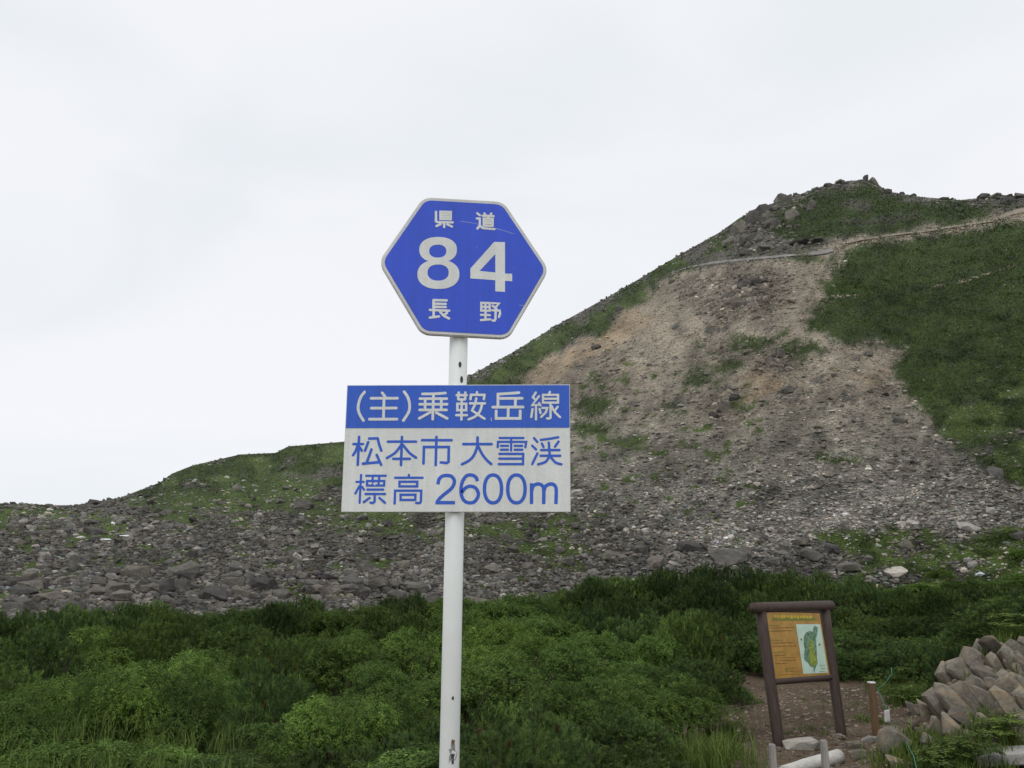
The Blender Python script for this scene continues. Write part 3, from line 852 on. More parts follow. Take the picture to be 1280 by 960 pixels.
def pine_crown(seed, r, tufts, needles, nl, nw, nc, rho):
    rng = np.random.default_rng(seed)
    p, nd, ck = clumped(tufts, r, rng, nc, rho, 0.95)
    axis = unit(nd + np.array([0, 0, 0.55]) + rng.normal(0, 0.18, (tufts, 3)))
    tl = nl * rng.uniform(0.7, 1.5, tufts)                 # shoot length
    k = needles
    along = rng.random((tufts, k)) ** 0.8
    root = p[:, None, :] + axis[:, None, :] * (tl[:, None] * along)[..., None]
    rd = rng.normal(size=(tufts, k, 3)); rd = unit(rd - axis[:, None, :] * np.sum(rd * axis[:, None, :], -1, keepdims=True))
    spread = rng.uniform(0.6, 1.5, (tufts, k, 1)) * (1.2 - 0.65 * along[..., None])
    d = unit(axis[:, None, :] + rd * spread)
    L = nl * rng.uniform(0.7, 1.2, (tufts, k, 1))
    tip = root + d * L
    side = unit(np.cross(d, rng.normal(size=(tufts, k, 3)))) * nw * 0.5
    tri = np.stack([root - side, root + side, tip], 2)
    ctone = np.exp(rng.normal(0, 0.16, nc))[ck][:, None, None]
    tone_ = np.exp(rng.normal(0, 0.14, (tufts, 1, 1))) * ctone
    young = rng.random((tufts, 1, 1)) < 0.4
    col = np.where(young, np.array((0.104, 0.166, 0.046)), np.array((0.066, 0.114, 0.041))) * tone_
    col = col * np.exp(rng.normal(0, 0.14, (tufts, k, 1)))
    brown = rng.random((tufts, 1, 1)) < 0.01
    col = np.where(brown, np.array((0.10, 0.062, 0.035)), col)
    cc = np.repeat(col[:, :, None, :], 3, 2).reshape(-1, 3)
    vv = tri.reshape(-1, 3)
    me = np_mesh('pine_crown', vv, np.arange(len(vv)).reshape(-1, 3), cc)
    me.materials.append(M['pine'])
    return me

def leafy_crown(seed, r, sprays, leaves, ll, lw, c1=(0.096, 0.158, 0.036), c2=(0.068, 0.124, 0.033), nc=14, rho=0.2):
    rng = np.random.default_rng(seed)
    p, nd, ck = clumped(sprays, r, rng, nc, rho, 0.6)
    up = unit(nd * 0.8 + np.array([0, 0, 0.9]) + rng.normal(0, 0.25, (sprays, 3)))
    t1 = unit(np.cross(up, rng.normal(size=(sprays, 3)))); t2 = np.cross(up, t1)
    ang = (np.arange(leaves)[None] / leaves * 2 * np.pi + rng.uniform(0, 6, (sprays, 1)) + rng.normal(0, 0.3, (sprays, leaves)))[..., None]
    d = unit(t1[:, None] * np.cos(ang) + t2[:, None] * np.sin(ang) + up[:, None] * rng.uniform(-0.15, 0.55, (sprays, leaves, 1)))
    nrm = unit(up[:, None] + rng.normal(0, 0.35, (sprays, leaves, 3)))
    side = unit(np.cross(d, nrm))
    root = p[:, None] + d * ll * 0.15 + up[:, None] * rng.uniform(-0.6, 0.6, (sprays, leaves, 1)) * ll
    L = ll * rng.uniform(0.7, 1.25, (sprays, leaves, 1)); W = lw * rng.uniform(0.8, 1.2, (sprays, leaves, 1))
    mid = root + d * L * 0.45 - up[:, None] * 0.04 * L
    q = np.stack([root, mid + side * W * 0.5, root + d * L - up[:, None] * 0.15 * L, mid - side * W * 0.5], 2)
    tone_ = np.exp(rng.normal(0, 0.14, (sprays, 1, 1))) * np.exp(rng.normal(0, 0.16, nc))[ck][:, None, None]
    col = np.where(rng.random((sprays, 1, 1)) < 0.55, np.array(c1), np.array(c2)) * tone_ * np.exp(rng.normal(0, 0.14, (sprays, leaves, 1)))
    cc = np.repeat(col[:, :, None, :], 4, 2).reshape(-1, 3)
    vv = q.reshape(-1, 3)
    me = np_mesh('leafy_crown', vv, np.arange(len(vv)).reshape(-1, 4), cc)
    me.materials.append(M['leafy'])
    return me

def stems_mesh(seed, r, n=7):
    rr = random.Random(seed)
    bm = bmesh.new()
    for i in range(n):
        a = rr.uniform(0, 6.28); q = r * rr.uniform(0.3, 0.75)
        tube(bm, [(0.04 * math.cos(a), 0.04 * math.sin(a), -0.15), (q * 0.5 * math.cos(a), q * 0.5 * math.sin(a), 0.28), (q * math.cos(a + 0.2), q * math.sin(a + 0.2), 0.72)],
             [0.03, 0.022, 0.008], 5, caps=False)
    me = bm_mesh('stems', bm)
    me.materials.append(M['bark'])
    return me

LOD = {}
for lod, r, tu, ne, nl, nw, sp, le, ll, lw, nc, rho in [('a', 0.42, 520, 34, 0.042, 0.0058, 1500, 9, 0.034, 0.0095, 34, 0.115), ('b', 0.8, 1000, 22, 0.055, 0.010, 2500, 8, 0.043, 0.0135, 52, 0.17),
                                                        ('c', 1.3, 1700, 14, 0.080, 0.020, 3800, 7, 0.062, 0.024, 80, 0.24)]:
    for kind in ('pine', 'leafy'):
        lst = []
        for i in range(4):
            me = (pine_crown(i * 7 + ord(lod), r, tu, ne, nl, nw, nc, rho) if kind == 'pine'
                  else leafy_crown(i * 7 + ord(lod) + 900, r, sp, le, ll, lw, nc=int(nc * 0.6), rho=rho * 1.5))
            lst.append((me, stems_mesh(i + ord(lod), r, 7)))
        LOD[kind + lod] = (r, lst)

TOPX = [(-300, 775), (0, 768), (200, 758), (430, 751), (560, 742), (700, 735), (760, 723), (850, 712), (950, 712), (1050, 725), (1150, 736), (1280, 736), (1600, 736)]
TOPX = np.array(TOPX, float)
D1 = np.array([(700, 34), (715, 31), (735, 28), (760, 21), (800, 14.5), (850, 9.8), (900, 7.0), (960, 5.2), (1010, 4.3)], float)
D2 = np.array([(700, 31), (712, 30), (735, 26), (760, 20.5), (800, 16), (850, 12.2), (890, 11)], float)
D3 = np.array([(700, 31), (735, 28), (770, 24), (800, 21.5), (830, 19)], float)
CLEAR = [(870, 1000), (870, 880), (895, 856), (938, 843), (1048, 816), (1112, 818), (1160, 806), (1215, 792), (1400, 775), (1400, 1000)]

def thicket_dist(px, py):
    d1, d2, d3 = (np.interp(py, t[:, 0], t[:, 1]) for t in (D1, D2, D3))
    k = min(max((px - 700) / 110, 0), 1); k2 = min(max((px - 870) / 70, 0), 1)
    return (d1 * (1 - k) + d2 * k) * (1 - k2) + d3 * k2

def species(px, py):
    n = float(fbm(np.array([px / 120.0]), np.array([py / 45.0]), 3.0, 2)[0])
    if px > 985: return 'pine'
    if px > 700 and py < 850 - (px - 700) * 0.1 and not (px < 850 and 775 < py < 850): return 'pine'
    if py > 858 and px > 540: return 'pine'
    if py > 890 and 330 < px <= 540: return 'pine' if n > 0.42 else 'leafy'
    if px < 470 and py < 805: return 'pine' if n > 0.47 else 'leafy'
    if px < 330 and py > 840: return 'leafy'
    return 'leafy' if n > 0.34 else 'pine'

def shrub_label(sp, px, py):
    k = 'dark dwarf pine' if sp == 'pine' else 'brighter leafy shrub'
    far = 'far edge'
    dep = far if py < np.interp(px, TOPX[:, 0], TOPX[:, 1]) + 22 else ('mid thicket' if py < 850 else 'near edge')
    cols_ = [(120, 'beside the left picture edge'), (250, 'below the two snow remnants'), (340, 'below the left ridge hump'), (430, 'left of the name panel'), (505, "under the name panel's left half"), (560, 'left of the white pole'),
             (640, 'right of the white pole'), (715, "under the name panel's right half"), (800, 'below the foot of the tan scree'), (880, 'between sign and notice board'), (945, 'left of the notice board'),
             (1045, 'behind the notice board'), (1130, 'behind the brown stake'), (1210, 'behind the herbs on the bank'), (9999, 'behind the rocks at the right edge')]
    w = [t for lim, t in cols_ if px < lim][0]
    return k + ' ' + w + ', ' + dep

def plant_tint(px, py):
    """fresher and darker stands, with shaded fronts and hollows painted into the tint"""
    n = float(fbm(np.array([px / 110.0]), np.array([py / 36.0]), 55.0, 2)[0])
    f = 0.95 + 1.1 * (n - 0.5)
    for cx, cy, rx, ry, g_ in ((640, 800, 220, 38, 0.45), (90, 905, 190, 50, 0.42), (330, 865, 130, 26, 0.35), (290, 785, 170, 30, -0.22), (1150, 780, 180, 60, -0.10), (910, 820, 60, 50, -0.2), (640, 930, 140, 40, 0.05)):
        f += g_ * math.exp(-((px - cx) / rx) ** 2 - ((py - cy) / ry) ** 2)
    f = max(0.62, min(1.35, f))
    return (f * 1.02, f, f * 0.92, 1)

placed = []
rr = random.Random(5)
def try_shrub(px, py, force=False, sp=None, rs=1.0):
    top_lim = np.interp(px, TOPX[:, 0], TOPX[:, 1])
    if py < top_lim - 0.5: return False
    if in_poly(np.array([px]), np.array([py]), CLEAR)[0]: return False
    if 800 < px < 925 and py > 842 + max(0, 860 - px) * 0.9: return False
    d = thicket_dist(px, py) * rr.uniform(0.96, 1.04)
    rad = (0.042 * d + 0.17) * rr.uniform(0.85, 1.2) * rs
    sx = rad * F / d; sy = 15 + max(0, py - 780) * 0.11
    if not force:
        for q in placed:
            if ((px - q[0]) / (0.62 * (sx + q[2]) * 0.5 * 1.25)) ** 2 + ((py - q[1]) / (0.62 * (sy + q[3]))) ** 2 < 1: return False
    p = at(px, py, d)
    g0 = gz(p.x, p.y)
    h = p.z - g0
    if h < 0.35: h = 0.45 * rr.uniform(0.9, 1.2)
    h = min(h, 2.2)
    if not force:
        h *= 0.62 + 0.76 * float(fbm(np.array([p.x / 1.9]), np.array([p.y / 1.9]), 12.0, 2)[0])
    placed.append((px, py, sx, sy))
    sp = sp or species(px, py)
    lod = 'a' if d < 8 else ('b' if d < 15.5 else 'c')
    r0, lst = LOD[sp + lod]
    crown, stems = rr.choice(lst)
    root = empty('dwarf_pine' if sp == 'pine' else 'leafy_shrub', (p.x, p.y, g0 - 0.03), (0, 0, rr.uniform(0, 6.3)))
    s = rad / r0
    root.scale = (s, s, h / 0.98)
    tag(root, shrub_label(sp, px, py), 'pine bush' if sp == 'pine' else 'shrub', 'dwarf pines of the thicket' if sp == 'pine' else 'leafy shrubs of the thicket')
    co = link('crown', crown, root); link('trunk', stems, root)
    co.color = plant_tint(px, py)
    return True

# an even edge along the top, then fill downwards
for x in np.arange(-60, 1345, 40):
    try_shrub(x + rr.uniform(-8, 8), np.interp(x, TOPX[:, 0], TOPX[:, 1]) + rr.uniform(2, 9), True, rs=0.85)
tries = 0
while tries < 9000 and len(placed) < 292:
    tries += 1
    try_shrub(rr.uniform(-70, 1350), rr.uniform(712, 1010))

# pines on top of the bank, behind its rocks
for x, y, d in [(1215, 782, 15.0), (1250, 772, 14.6), (1290, 768, 14.6), (1330, 775, 14.0), (1180, 792, 16.0), (1145, 806, 17.0), (1285, 780, 12.9), (1240, 784, 13.0), (1320, 784, 12.6), (1262, 778, 13.2), (1110, 812, 18.0), (1075, 815, 18.2)]:
    p = at(x, y, d)
    g0 = gz(p.x, p.y)
    rad = 0.75 * rr.uniform(0.9, 1.15)
    crown, stems = rr.choice(LOD['pineb'][1])
    root = empty('dwarf_pine', (p.x, p.y, g0 - 0.03), (0, 0, rr.uniform(0, 6.3)))
    root.scale = (rad / 0.8, rad / 0.8, max(0.5, p.z - g0))
    tag(root, 'dark dwarf pine close behind the crest of the rock bank' if x > 1160 else 'dark dwarf pine at the back of the bare soil by the stake', 'pine bush', 'dwarf pines on the bank')
    link('crown', crown, root); link('trunk', stems, root)

# bigger bushes on the green foot of the mountain at the right
for i, (x, y, w) in enumerate([(1150, 732, 60), (1205, 730, 60), (1255, 730, 70), (1290, 720, 70), (1290, 690, 56), (1175, 716, 34), (1290, 662, 50), (1120, 740, 56), (1060, 736, 46), (1225, 742, 64)]):
    p = hill(np.array([x]), np.array([y + 8]))[0]; mm = np.linalg.norm(p) / F
    sp_ = 'pine' if i % 3 else 'leafy'
    crown, stems = LOD[sp_ + 'c'][1][i % 4]
    root = empty('dwarf_pine' if sp_ == 'pine' else 'leafy_shrub', p - np.array([0, 0, 0.1]), (0, 0, i * 1.3))
    root.scale = (w * mm * 0.5 / 1.3, w * mm * 0.5 / 1.3, 11 * mm)
    tag(root, ('dark dwarf pine' if sp_ == 'pine' else 'green shrub') + " on the slope's green foot right of the board", 'pine bush' if sp_ == 'pine' else 'shrub', 'bushes on the foot of the slope')
    co = link('crown', crown, root); link('trunk', stems, root)
    co.color = (1.2, 1.18, 0.95, 1)

# ------------------------------------------------------------------ grass and herbs
def blades(pts, h, w, c1, c2, n_per, lean=0.5, spread=0.08, seed=3):
    rng = np.random.default_rng(seed)
    pts = np.repeat(np.asarray(pts, float), n_per, 0)
    n = len(pts)
    pts = pts + np.stack([rng.normal(0, spread, n), rng.normal(0, spread, n), np.full(n, -0.01)], -1)
    a = rng.uniform(0, 6.283, n); hh = h * rng.uniform(0.5, 1.2, n); ln = lean * rng.random(n) * hh
    side = np.stack([-np.sin(a), np.cos(a), 0 * a], -1) * (w * rng.uniform(0.7, 1.3, n))[:, None] * 0.5
    dirv = np.stack([np.cos(a), np.sin(a), 0 * a], -1)
    mid = pts + dirv * (ln * 0.35)[:, None] + np.array([0, 0, 1]) * (hh * 0.6)[:, None]
    tip = pts + dirv * ln[:, None] + np.array([0, 0, 1]) * (hh * 0.95)[:, None]
    v = np.stack([pts - side, pts + side, mid + side * 0.8, mid - side * 0.8, tip], 1)
    b = (np.arange(n) * 5)[:, None]
    f = np.concatenate([b + np.array([[0, 1, 2]]), b + np.array([[0, 2, 3]]), b + np.array([[3, 2, 4]])], 0)
    col = np.array(c1) + (np.array(c2) - np.array(c1)) * rng.random((n, 1))
    col = col * np.exp(rng.normal(0, 0.2, (n, 1)))
    return v.reshape(-1, 3), f, np.repeat(col[:, None], 5, 1).reshape(-1, 3)

def on_ground(n, cx, cy, sx, sy, seed):
    rng = np.random.default_rng(seed)
    x = rng.normal(cx, sx, n); y = rng.normal(cy, sy, n)
    return np.stack([x, y, ground(x, y)], -1)

def px_ground(px, py):
    """ground point under a photo pixel (march along the ray)"""
    dx, dy, dz = [float(v) for v in rays(px, py)]
    d = np.arange(3, 40, 0.03); k = d / dy
    below = np.nonzero(CAM_Z + dz * k <= ground(dx * k, d))[0]
    i = below[0] if len(below) else len(d) - 1
    return Vector((dx * k[i], d[i], gz(dx * k[i], d[i])))

G1, G2 = (0.085, 0.135, 0.032), (0.135, 0.185, 0.042)
parts = []
for i, (gx, gy, n, s, h) in enumerate([(893, 948, 30, 0.16, 0.30), (897, 925, 16, 0.12, 0.26), (880, 962, 36, 0.2, 0.32), (850, 960, 30, 0.3, 0.3), (1140, 868, 60, 0.35, 0.22), (1120, 850, 60, 0.5, 0.2), (1165, 838, 70, 0.5, 0.22), (1195, 825, 70, 0.4, 0.24),
                                       (1138, 880, 40, 0.16, 0.28), (1145, 945, 40, 0.25, 0.22), (1215, 952, 30, 0.2, 0.2), (1255, 925, 24, 0.2, 0.2), (1180, 958, 30, 0.25, 0.2), (1300, 800, 60, 0.5, 0.22), (1350, 830, 60, 0.6, 0.22), (1340, 900, 60, 0.5, 0.22), (1275, 800, 40, 0.25, 0.2), (1400, 860, 60, 0.6, 0.22), (1095, 905, 8, 0.15, 0.12), (1000, 915, 8, 0.4, 0.08), (1060, 880, 10, 0.5, 0.07)]):
    p = px_ground(gx, gy)
    parts.append(blades(on_ground(n, p.x, p.y, s, s, 60 + i), h, 0.012, G1, G2, 16, 0.8, 0.05, seed=80 + i))
# tall grass among the shrubs in the near left corner
for i, (gx, gy, d) in enumerate([(20, 965, 5.4), (70, 940, 6.2), (120, 975, 5.2), (150, 930, 6.8), (30, 905, 7.6), (200, 950, 6.0), (90, 890, 8.4), (0, 935, 6.3), (250, 905, 7.6)]):
    p = at(gx, gy, d)
    q = on_ground(16, p.x, p.y, 0.35, 0.35, 160 + i)
    q[:, 2] = p.z - 0.15
    parts.append(blades(q, 0.18, 0.008, (0.085, 0.135, 0.033), (0.13, 0.185, 0.042), 9, 0.9, 0.05, seed=180 + i))
o = link('grass', np_mesh('grass', *merge(parts)), mat=M['grass'])
tag(o, 'bright green grass on the stony bank and among the near shrubs', 'grass', kind='stuff')

# broad-leaved herbs on the bank
HERB = [leafy_crown(3000 + i, 0.3, 110, 6, 0.055, 0.03, (0.125, 0.185, 0.042), (0.085, 0.135, 0.036)) for i in range(3)]
hl = ['low bright herb clump on top of the bank beside the stake', 'low bright herb clump along the crest of the stony bank', 'low bright herb clump at the foot of the stony bank']
for i, (hx, hy, sc_, li) in enumerate([(1122, 842, 1.0, 0), (1108, 852, 0.8, 0), (1135, 858, 1.0, 0), (1148, 850, 0.9, 0), (1160, 840, 1.0, 1), (1176, 834, 0.9, 1), (1188, 822, 1.1, 1), (1200, 812, 1.0, 1), (1212, 804, 1.0, 1), (1225, 800, 0.9, 1), (1245, 798, 0.8, 1), (1268, 796, 0.9, 1),
                                       (1150, 870, 0.8, 0), (1128, 876, 0.8, 0), (1252, 930, 0.7, 2), (1268, 918, 0.7, 2), (1222, 952, 0.8, 2), (1200, 958, 0.7, 2), (1178, 962, 0.7, 2)]):
    p = px_ground(hx, hy + 6)
    root = empty('herb_plant', p, (0, 0, rr.uniform(0, 6)))
    root.scale = (sc_ * 1.15, sc_ * 1.15, sc_ * 0.42)
    tag(root, hl[li], 'plant', ['herbs beside the stake', 'herbs along the bank crest', 'herbs at the foot of the bank'][li])
    link('foliage', HERB[i % 3], root)

# grit and small stones on the bare soil
rng = np.random.default_rng(77)
n = 5200
x = rng.uniform(2.3, 6.5, n); y = rng.uniform(8.2, 17, n)
pos = np.stack([x, y, ground(x, y)], -1)
size = 0.008 + 0.03 * rng.random(n) ** 4 + 0.01 * rng.random(n)
cols = np.array((0.16, 0.13, 0.10)) * np.exp(rng.normal(0, 0.3, (n, 1)))
o = link('gravel', np_mesh('gravel', *rock_cloud(pos, size, np.clip(cols, 0.05, 0.6))), mat=M['rubble'])
tag(o, 'loose grit and small stones on the brown soil', 'gravel', kind='stuff')

# ------------------------------------------------------------------ stony bank on the right
bank_root = empty('stone_bank', tuple(px_ground(1190, 900)))
tag(bank_root, 'bank of slanting grey and rusty brown rocks at the right edge', 'rock bank')
RK = [hull_rock('stone', 300 + i, 15 if i % 3 == 0 else 30, 1.0, 0.85, 0.66, 0.03, 0.75 if i % 3 == 0 else 0.55) for i in range(12)]
for me in RK: me.materials.append(M['bank_rock'])
C5 = lambda x, y: (1060 + x / 5.332, 780 + y / 5.332)
ROCKS = [(1000, 205, 270, 90, 48), (800, 215, 130, 90, 35), (985, 300, 150, 66, 62), (870, 290, 250, 110, 46), (770, 350, 220, 130, 42), (690, 400, 190, 110, 55), (590, 395, 130, 90, 30), (540, 505, 140, 75, 30),
         (620, 600, 270, 80, 58), (520, 620, 190, 120, 42), (740, 600, 290, 100, 50), (830, 560, 270, 95, 55), (930, 560, 270, 90, 50), (1040, 560, 200, 100, 50), (1085, 290, 230, 70, 60), (1140, 430, 170, 80, 60),
         (700, 740, 230, 95, 50), (800, 690, 210, 90, 40), (600, 740, 210, 75, 60), (950, 400, 210, 95, 50), (1060, 420, 160, 90, 50), (450, 600, 160, 85, 35), (1000, 480, 190, 90, 45), (880, 470, 180, 105, 45),
         (1130, 560, 140, 70, 50), (660, 500, 160, 90, 50), (910, 190, 130, 80, 40), (1150, 250, 200, 90, 55), (1160, 650, 130, 90, 40), (560, 830, 160, 70, 50), (900, 680, 150, 80, 45)]
u_right = Vector((1, 0, 0)); u_up = Vector((0, -ST, CT)); u_back = Vector((0, CT, ST))
def bank_stone(i, cx, cy, ln, wd, ang, parent, name='stone', mat=None, dist=None, meshes=RK, push=0.35):
    px_, py_ = C5(cx, cy)
    p = px_ground(px_, py_)
    d = p.y if dist is None else dist
    p = at(px_, py_, d)
    mm = (p - Vector((0, 0, CAM_Z))).length / F
    L, W = ln / 5.332 * mm * 0.70, wd / 5.332 * mm * 0.66
    a = math.radians(ang)
    ax = (u_right * math.cos(a) - u_up * math.sin(a)).normalized()
    az = (u_right * math.sin(a) + u_up * math.cos(a)).normalized()
    ay = az.cross(ax)
    me = meshes[i % len(meshes)]
    if mat: me = me.copy(); me.materials.clear(); me.materials.append(mat)
    o = link(name, me, None)
    rot = Matrix((ax, ay, az)).transposed().to_4x4()
    flip = Matrix.Rotation(random.choice((0, math.pi)), 4, 'X') @ Matrix.Rotation(random.uniform(-0.25, 0.25), 4, 'Z')
    mw = Matrix.Translation(p + Vector((0.05 * push * W, 0.1 * W - push * W, 0.05 * W))) @ rot @ flip @ Matrix.Diagonal((L, max(W, 0.4 * L) * 1.2, W * 1.45, 1))
    if parent is not None:
        o.parent = parent
        mw = Matrix.Translation(-parent.location) @ mw
    o.matrix_local = mw
    return o
for i, (cx, cy, ln, wd, ang) in enumerate(ROCKS):
    bank_stone(i, cx, cy, ln, wd, ang, bank_root)
nf = 0
while nf < 66:
    cx = random.uniform(460, 1240); cy = random.uniform(130, 800)
    if cy < 330 + (760 - cx) * 0.62 or cy > 860 - 0.25 * (cx - 560): continue
    bank_stone(nf, cx, cy, random.uniform(60, 120), random.uniform(30, 52), random.uniform(36, 64), bank_root, push=-0.4)
    nf += 1
for nf in range(70):                     # the bank goes on beyond the picture's right edge
    bank_stone(nf, random.uniform(1130, 1850), random.uniform(90, 760), random.uniform(110, 260), random.uniform(70, 120), random.uniform(36, 64), bank_root, push=0.1)
for i, (cx, cy, ln, wd, ang, mat, lab) in enumerate([
        (320, 868, 200, 150, 25, None, 'large rounded grey boulder at the foot of the short brown stake'),
        (350, 960, 170, 60, 20, None, 'low grey boulder at the bottom edge, below the larger one'),
        (1150, 790, 80, 90, 0, None, 'reddish grey rock at the right edge above the gutter slabs'),
        (150, 785, 100, 45, -22, M['pale_rock'], 'flat pale stone left of the short brown stake'),
        (-310, 830, 170, 70, -8, M['pale_rock'], 'pale flat rock behind the left leg of the notice board'),
        (40, 830, 90, 50, -8, None, 'small grey stone on the soil below the stake'),
        (80, 900, 90, 60, 10, None, 'dark grey stone at the bottom of the bare soil'),
        (-60, 770, 60, 40, 0, None, 'small stone beside the right leg of the notice board')]):
    o = bank_stone(i + 3, cx, cy, ln, wd, ang, None, 'rock', mat)
    o.location.z += wd / 5.332 * 0.011 * 0.28
    tag(o, lab, 'rock')

# concrete gutter slabs and road edge in the corner
gp = px_ground(1262, 950)
kerb = empty('gutter', (gp.x, gp.y, gp.z), (0, 0, math.radians(-20)))
tag(kerb, 'grey concrete gutter slabs in the bottom right corner', 'gutter', kind='structure')
for i in range(4):
    bm = bmesh.new()
    box(bm, (0, 0, 0), (0.58, 0.40, 0.10))
    bmesh.ops.bevel(bm, geom=bm.edges[:], offset=0.012, segments=2, affect='EDGES')
    o = link('slab', bm_mesh('slab', bm), kerb, M['concrete'])
    o.location = (-0.12 + 0.6 * i, random.uniform(-0.02, 0.02) - 0.1, 0.03); o.rotation_euler = (0.05, -0.1 + random.uniform(-0.04, 0.04), random.uniform(-0.03, 0.03))

# ------------------------------------------------------------------ notice board
b0 = px_ground(975, 931); b1 = px_ground(1052.5, 921.5)
b0 = at(975, 931, 11.7); b1 = at(1052.5, 921.5, 12.55)
bu = (b1 - b0); bw = Vector((bu.x, bu.y, 0)).length; yaw = math.atan2(bu.y, bu.x)
board = empty('notice_board', (b0.x, b0.y, min(gz(b0.x, b0.y), b0.z)))
TILT = math.radians(7.5)
# local frame: x along the board, y backwards (leaning), z up along the posts
bx_ = Vector((math.cos(yaw), math.sin(yaw), 0)); back = Vector((-math.sin(yaw), math.cos(yaw), 0))
bz_ = (Vector((0, 0, 1)) * math.cos(TILT) + back * math.sin(TILT)).normalized()
by_ = bz_.cross(bx_)
bx2 = (bx_ + bz_ * -0.012).normalized(); 
board.matrix_world = Matrix.Translation(b0) @ Matrix((bx_, by_, bz_)).transposed().to_4x4()
def board_uv(px_, py_, off=0.0):
    """coordinates on the board plane of a photo pixel"""
    d = Vector([float(v) for v in rays(px_, py_)]); o = Vector((0, 0, CAM_Z)) - b0
    k = (-off - o.dot(by_)) / d.dot(by_)
    q = o + d * k
    return q.dot(bx_), q.dot(bz_)
tag(board, 'dark brown log notice board with an orange map panel, leaning back', 'notice board')
lt = board_uv(951, 757); rt = board_uv(1032, 760); rl, rr_ = board_uv(939, 752), board_uv(1039, 755)
HT = (lt[1] + rt[1]) / 2
def log(name, p, q, r, mat, parent, seg=14, wob=0.0):
    bm = bmesh.new()
    p, q = Vector(p), Vector(q)
    n = 6
    tube(bm, [p.lerp(q, i / n) + Vector((random.uniform(-wob, wob), random.uniform(-wob, wob), 0)) for i in range(n + 1)],
         [r * random.uniform(0.97, 1.03) for _ in range(n + 1)], seg)
    bmesh.ops.bevel(bm, geom=[e for e in bm.edges if len([f for f in e.link_faces if len(f.verts) > 4]) == 1], offset=r * 0.18, segments=2, affect='EDGES')
    return link(name, bm_mesh(name, bm, True), parent, mat)
log('leg', (0, 0.02, -0.25), (lt[0], 0.02, HT - 0.02), 0.070, M['brown_wood'], board, wob=0.003)
log('leg', (bw, 0.02, -0.25), (rt[0], 0.02, HT - 0.02), 0.066, M['brown_wood'], board, wob=0.003)
log('top_rail', (rl[0], 0.0, HT + 0.0), (rr_[0], 0.0, HT - 0.0), 0.072, M['brown_wood'], board)
tl, tr = board_uv(957, 764.8, 0.03), board_uv(1024.5, 766.5, 0.03)
bl, br = board_uv(969.5, 848.5, 0.03), board_uv(1037.3, 843.5, 0.03)
def quad_at(name, poly, yoff, mat, parent):
    me = bpy.data.meshes.new(name)
    me.from_pydata([(u, yoff, v) for u, v in poly], [], [list(range(len(poly)))])
    me.update()
    return link(name, me, parent, mat)
# panel as a real board between the legs
bm = bmesh.new()
fv = [bm.verts.new((u, -0.03, v)) for u, v in (bl, br, tr, tl)]
f = bm.faces.new(fv)
ex = bmesh.ops.extrude_face_region(bm, geom=[f])
bmesh.ops.translate(bm, verts=[g for g in ex['geom'] if isinstance(g, bmesh.types.BMVert)], vec=(0, 0.03, 0))
panel = link('panel', bm_mesh('panel', bm), board, M['board_yellow'])
log('bottom_rail', (bl[0] - 0.03, -0.02, bl[1] - 0.035), (br[0] + 0.02, -0.02, br[1] - 0.035), 0.040, M['brown_wood'], board)
log('upper_rail', (tl[0] - 0.02, -0.005, tl[1] + 0.025), (tr[0] + 0.02, -0.005, tr[1] + 0.025), 0.036, M['brown_wood'], board)
PC = lambda x, y: board_uv(940 + x / 9.145, 755 + y / 9.145, 0.03)
mp_ = quad_at('map', [PC(500, 232), PC(585, 800), PC(868, 785), PC(778, 230)][::1], -0.0325, M['map_pale'], panel)
isl = [(715, 245), (750, 270), (745, 330), (730, 400), (735, 500), (740, 600), (748, 680), (725, 725), (712, 780), (704, 782), (700, 728), (665, 715), (635, 670), (600, 645), (590, 590), (600, 520), (588, 450), (590, 370), (610, 330), (655, 305), (690, 318), (700, 270)]
quad_at('map_area', [PC(*q) for q in isl], -0.0335, M['map_green'], mp_)
quad_at('map_area', [PC(*q) for q in [(660, 400), (690, 410), (700, 480), (715, 560), (735, 610), (742, 670), (720, 705), (670, 700), (650, 640), (655, 560), (645, 480)]], -0.0342, M['map_yellow'], mp_)
for q in [(562, 405), (768, 465)]:
    quad_at('map_symbol', [PC(q[0] + 11 * math.cos(t), q[1] + 14 * math.sin(t)) for t in np.linspace(0, 5.6, 7)], -0.0338, M['ink_green'], mp_)
def marks(name, x0, x1, y0, y1, h, n, mat, parent, off, fill=0.7, seed=1):
    """a row of small print marks, as blurred in the photograph"""
    rg = random.Random(seed)
    bm = bmesh.new()
    for i in range(n):
        a = x0 + (x1 - x0) * i / n; b_ = x0 + (x1 - x0) * (i + fill * rg.uniform(0.7, 1.1)) / n
        y = y0 + (y1 - y0) * i / n; hh = h * rg.uniform(0.6, 1.1)
        k = rg.uniform(-0.2, 0.2) * hh
        bm.faces.new([bm.verts.new((u, off, v)) for u, v in (PC(a, y + hh / 2), PC(b_, y + hh / 2 + k), PC(b_, y - hh / 2), PC(a, y - hh / 2 + k))])
    return tag(link(name, bm_mesh(name, bm), parent, mat), kind='stuff')
quad_at('title_band', [PC(228, 190), PC(740, 188), PC(705, 150), PC(640, 165), PC(500, 150), PC(300, 165), PC(240, 150)], -0.0325, M['ink_green'], panel)
marks('title', 255, 690, 140, 152, 38, 12, M['ink_yellow'], panel, -0.0335, 0.72, 4)
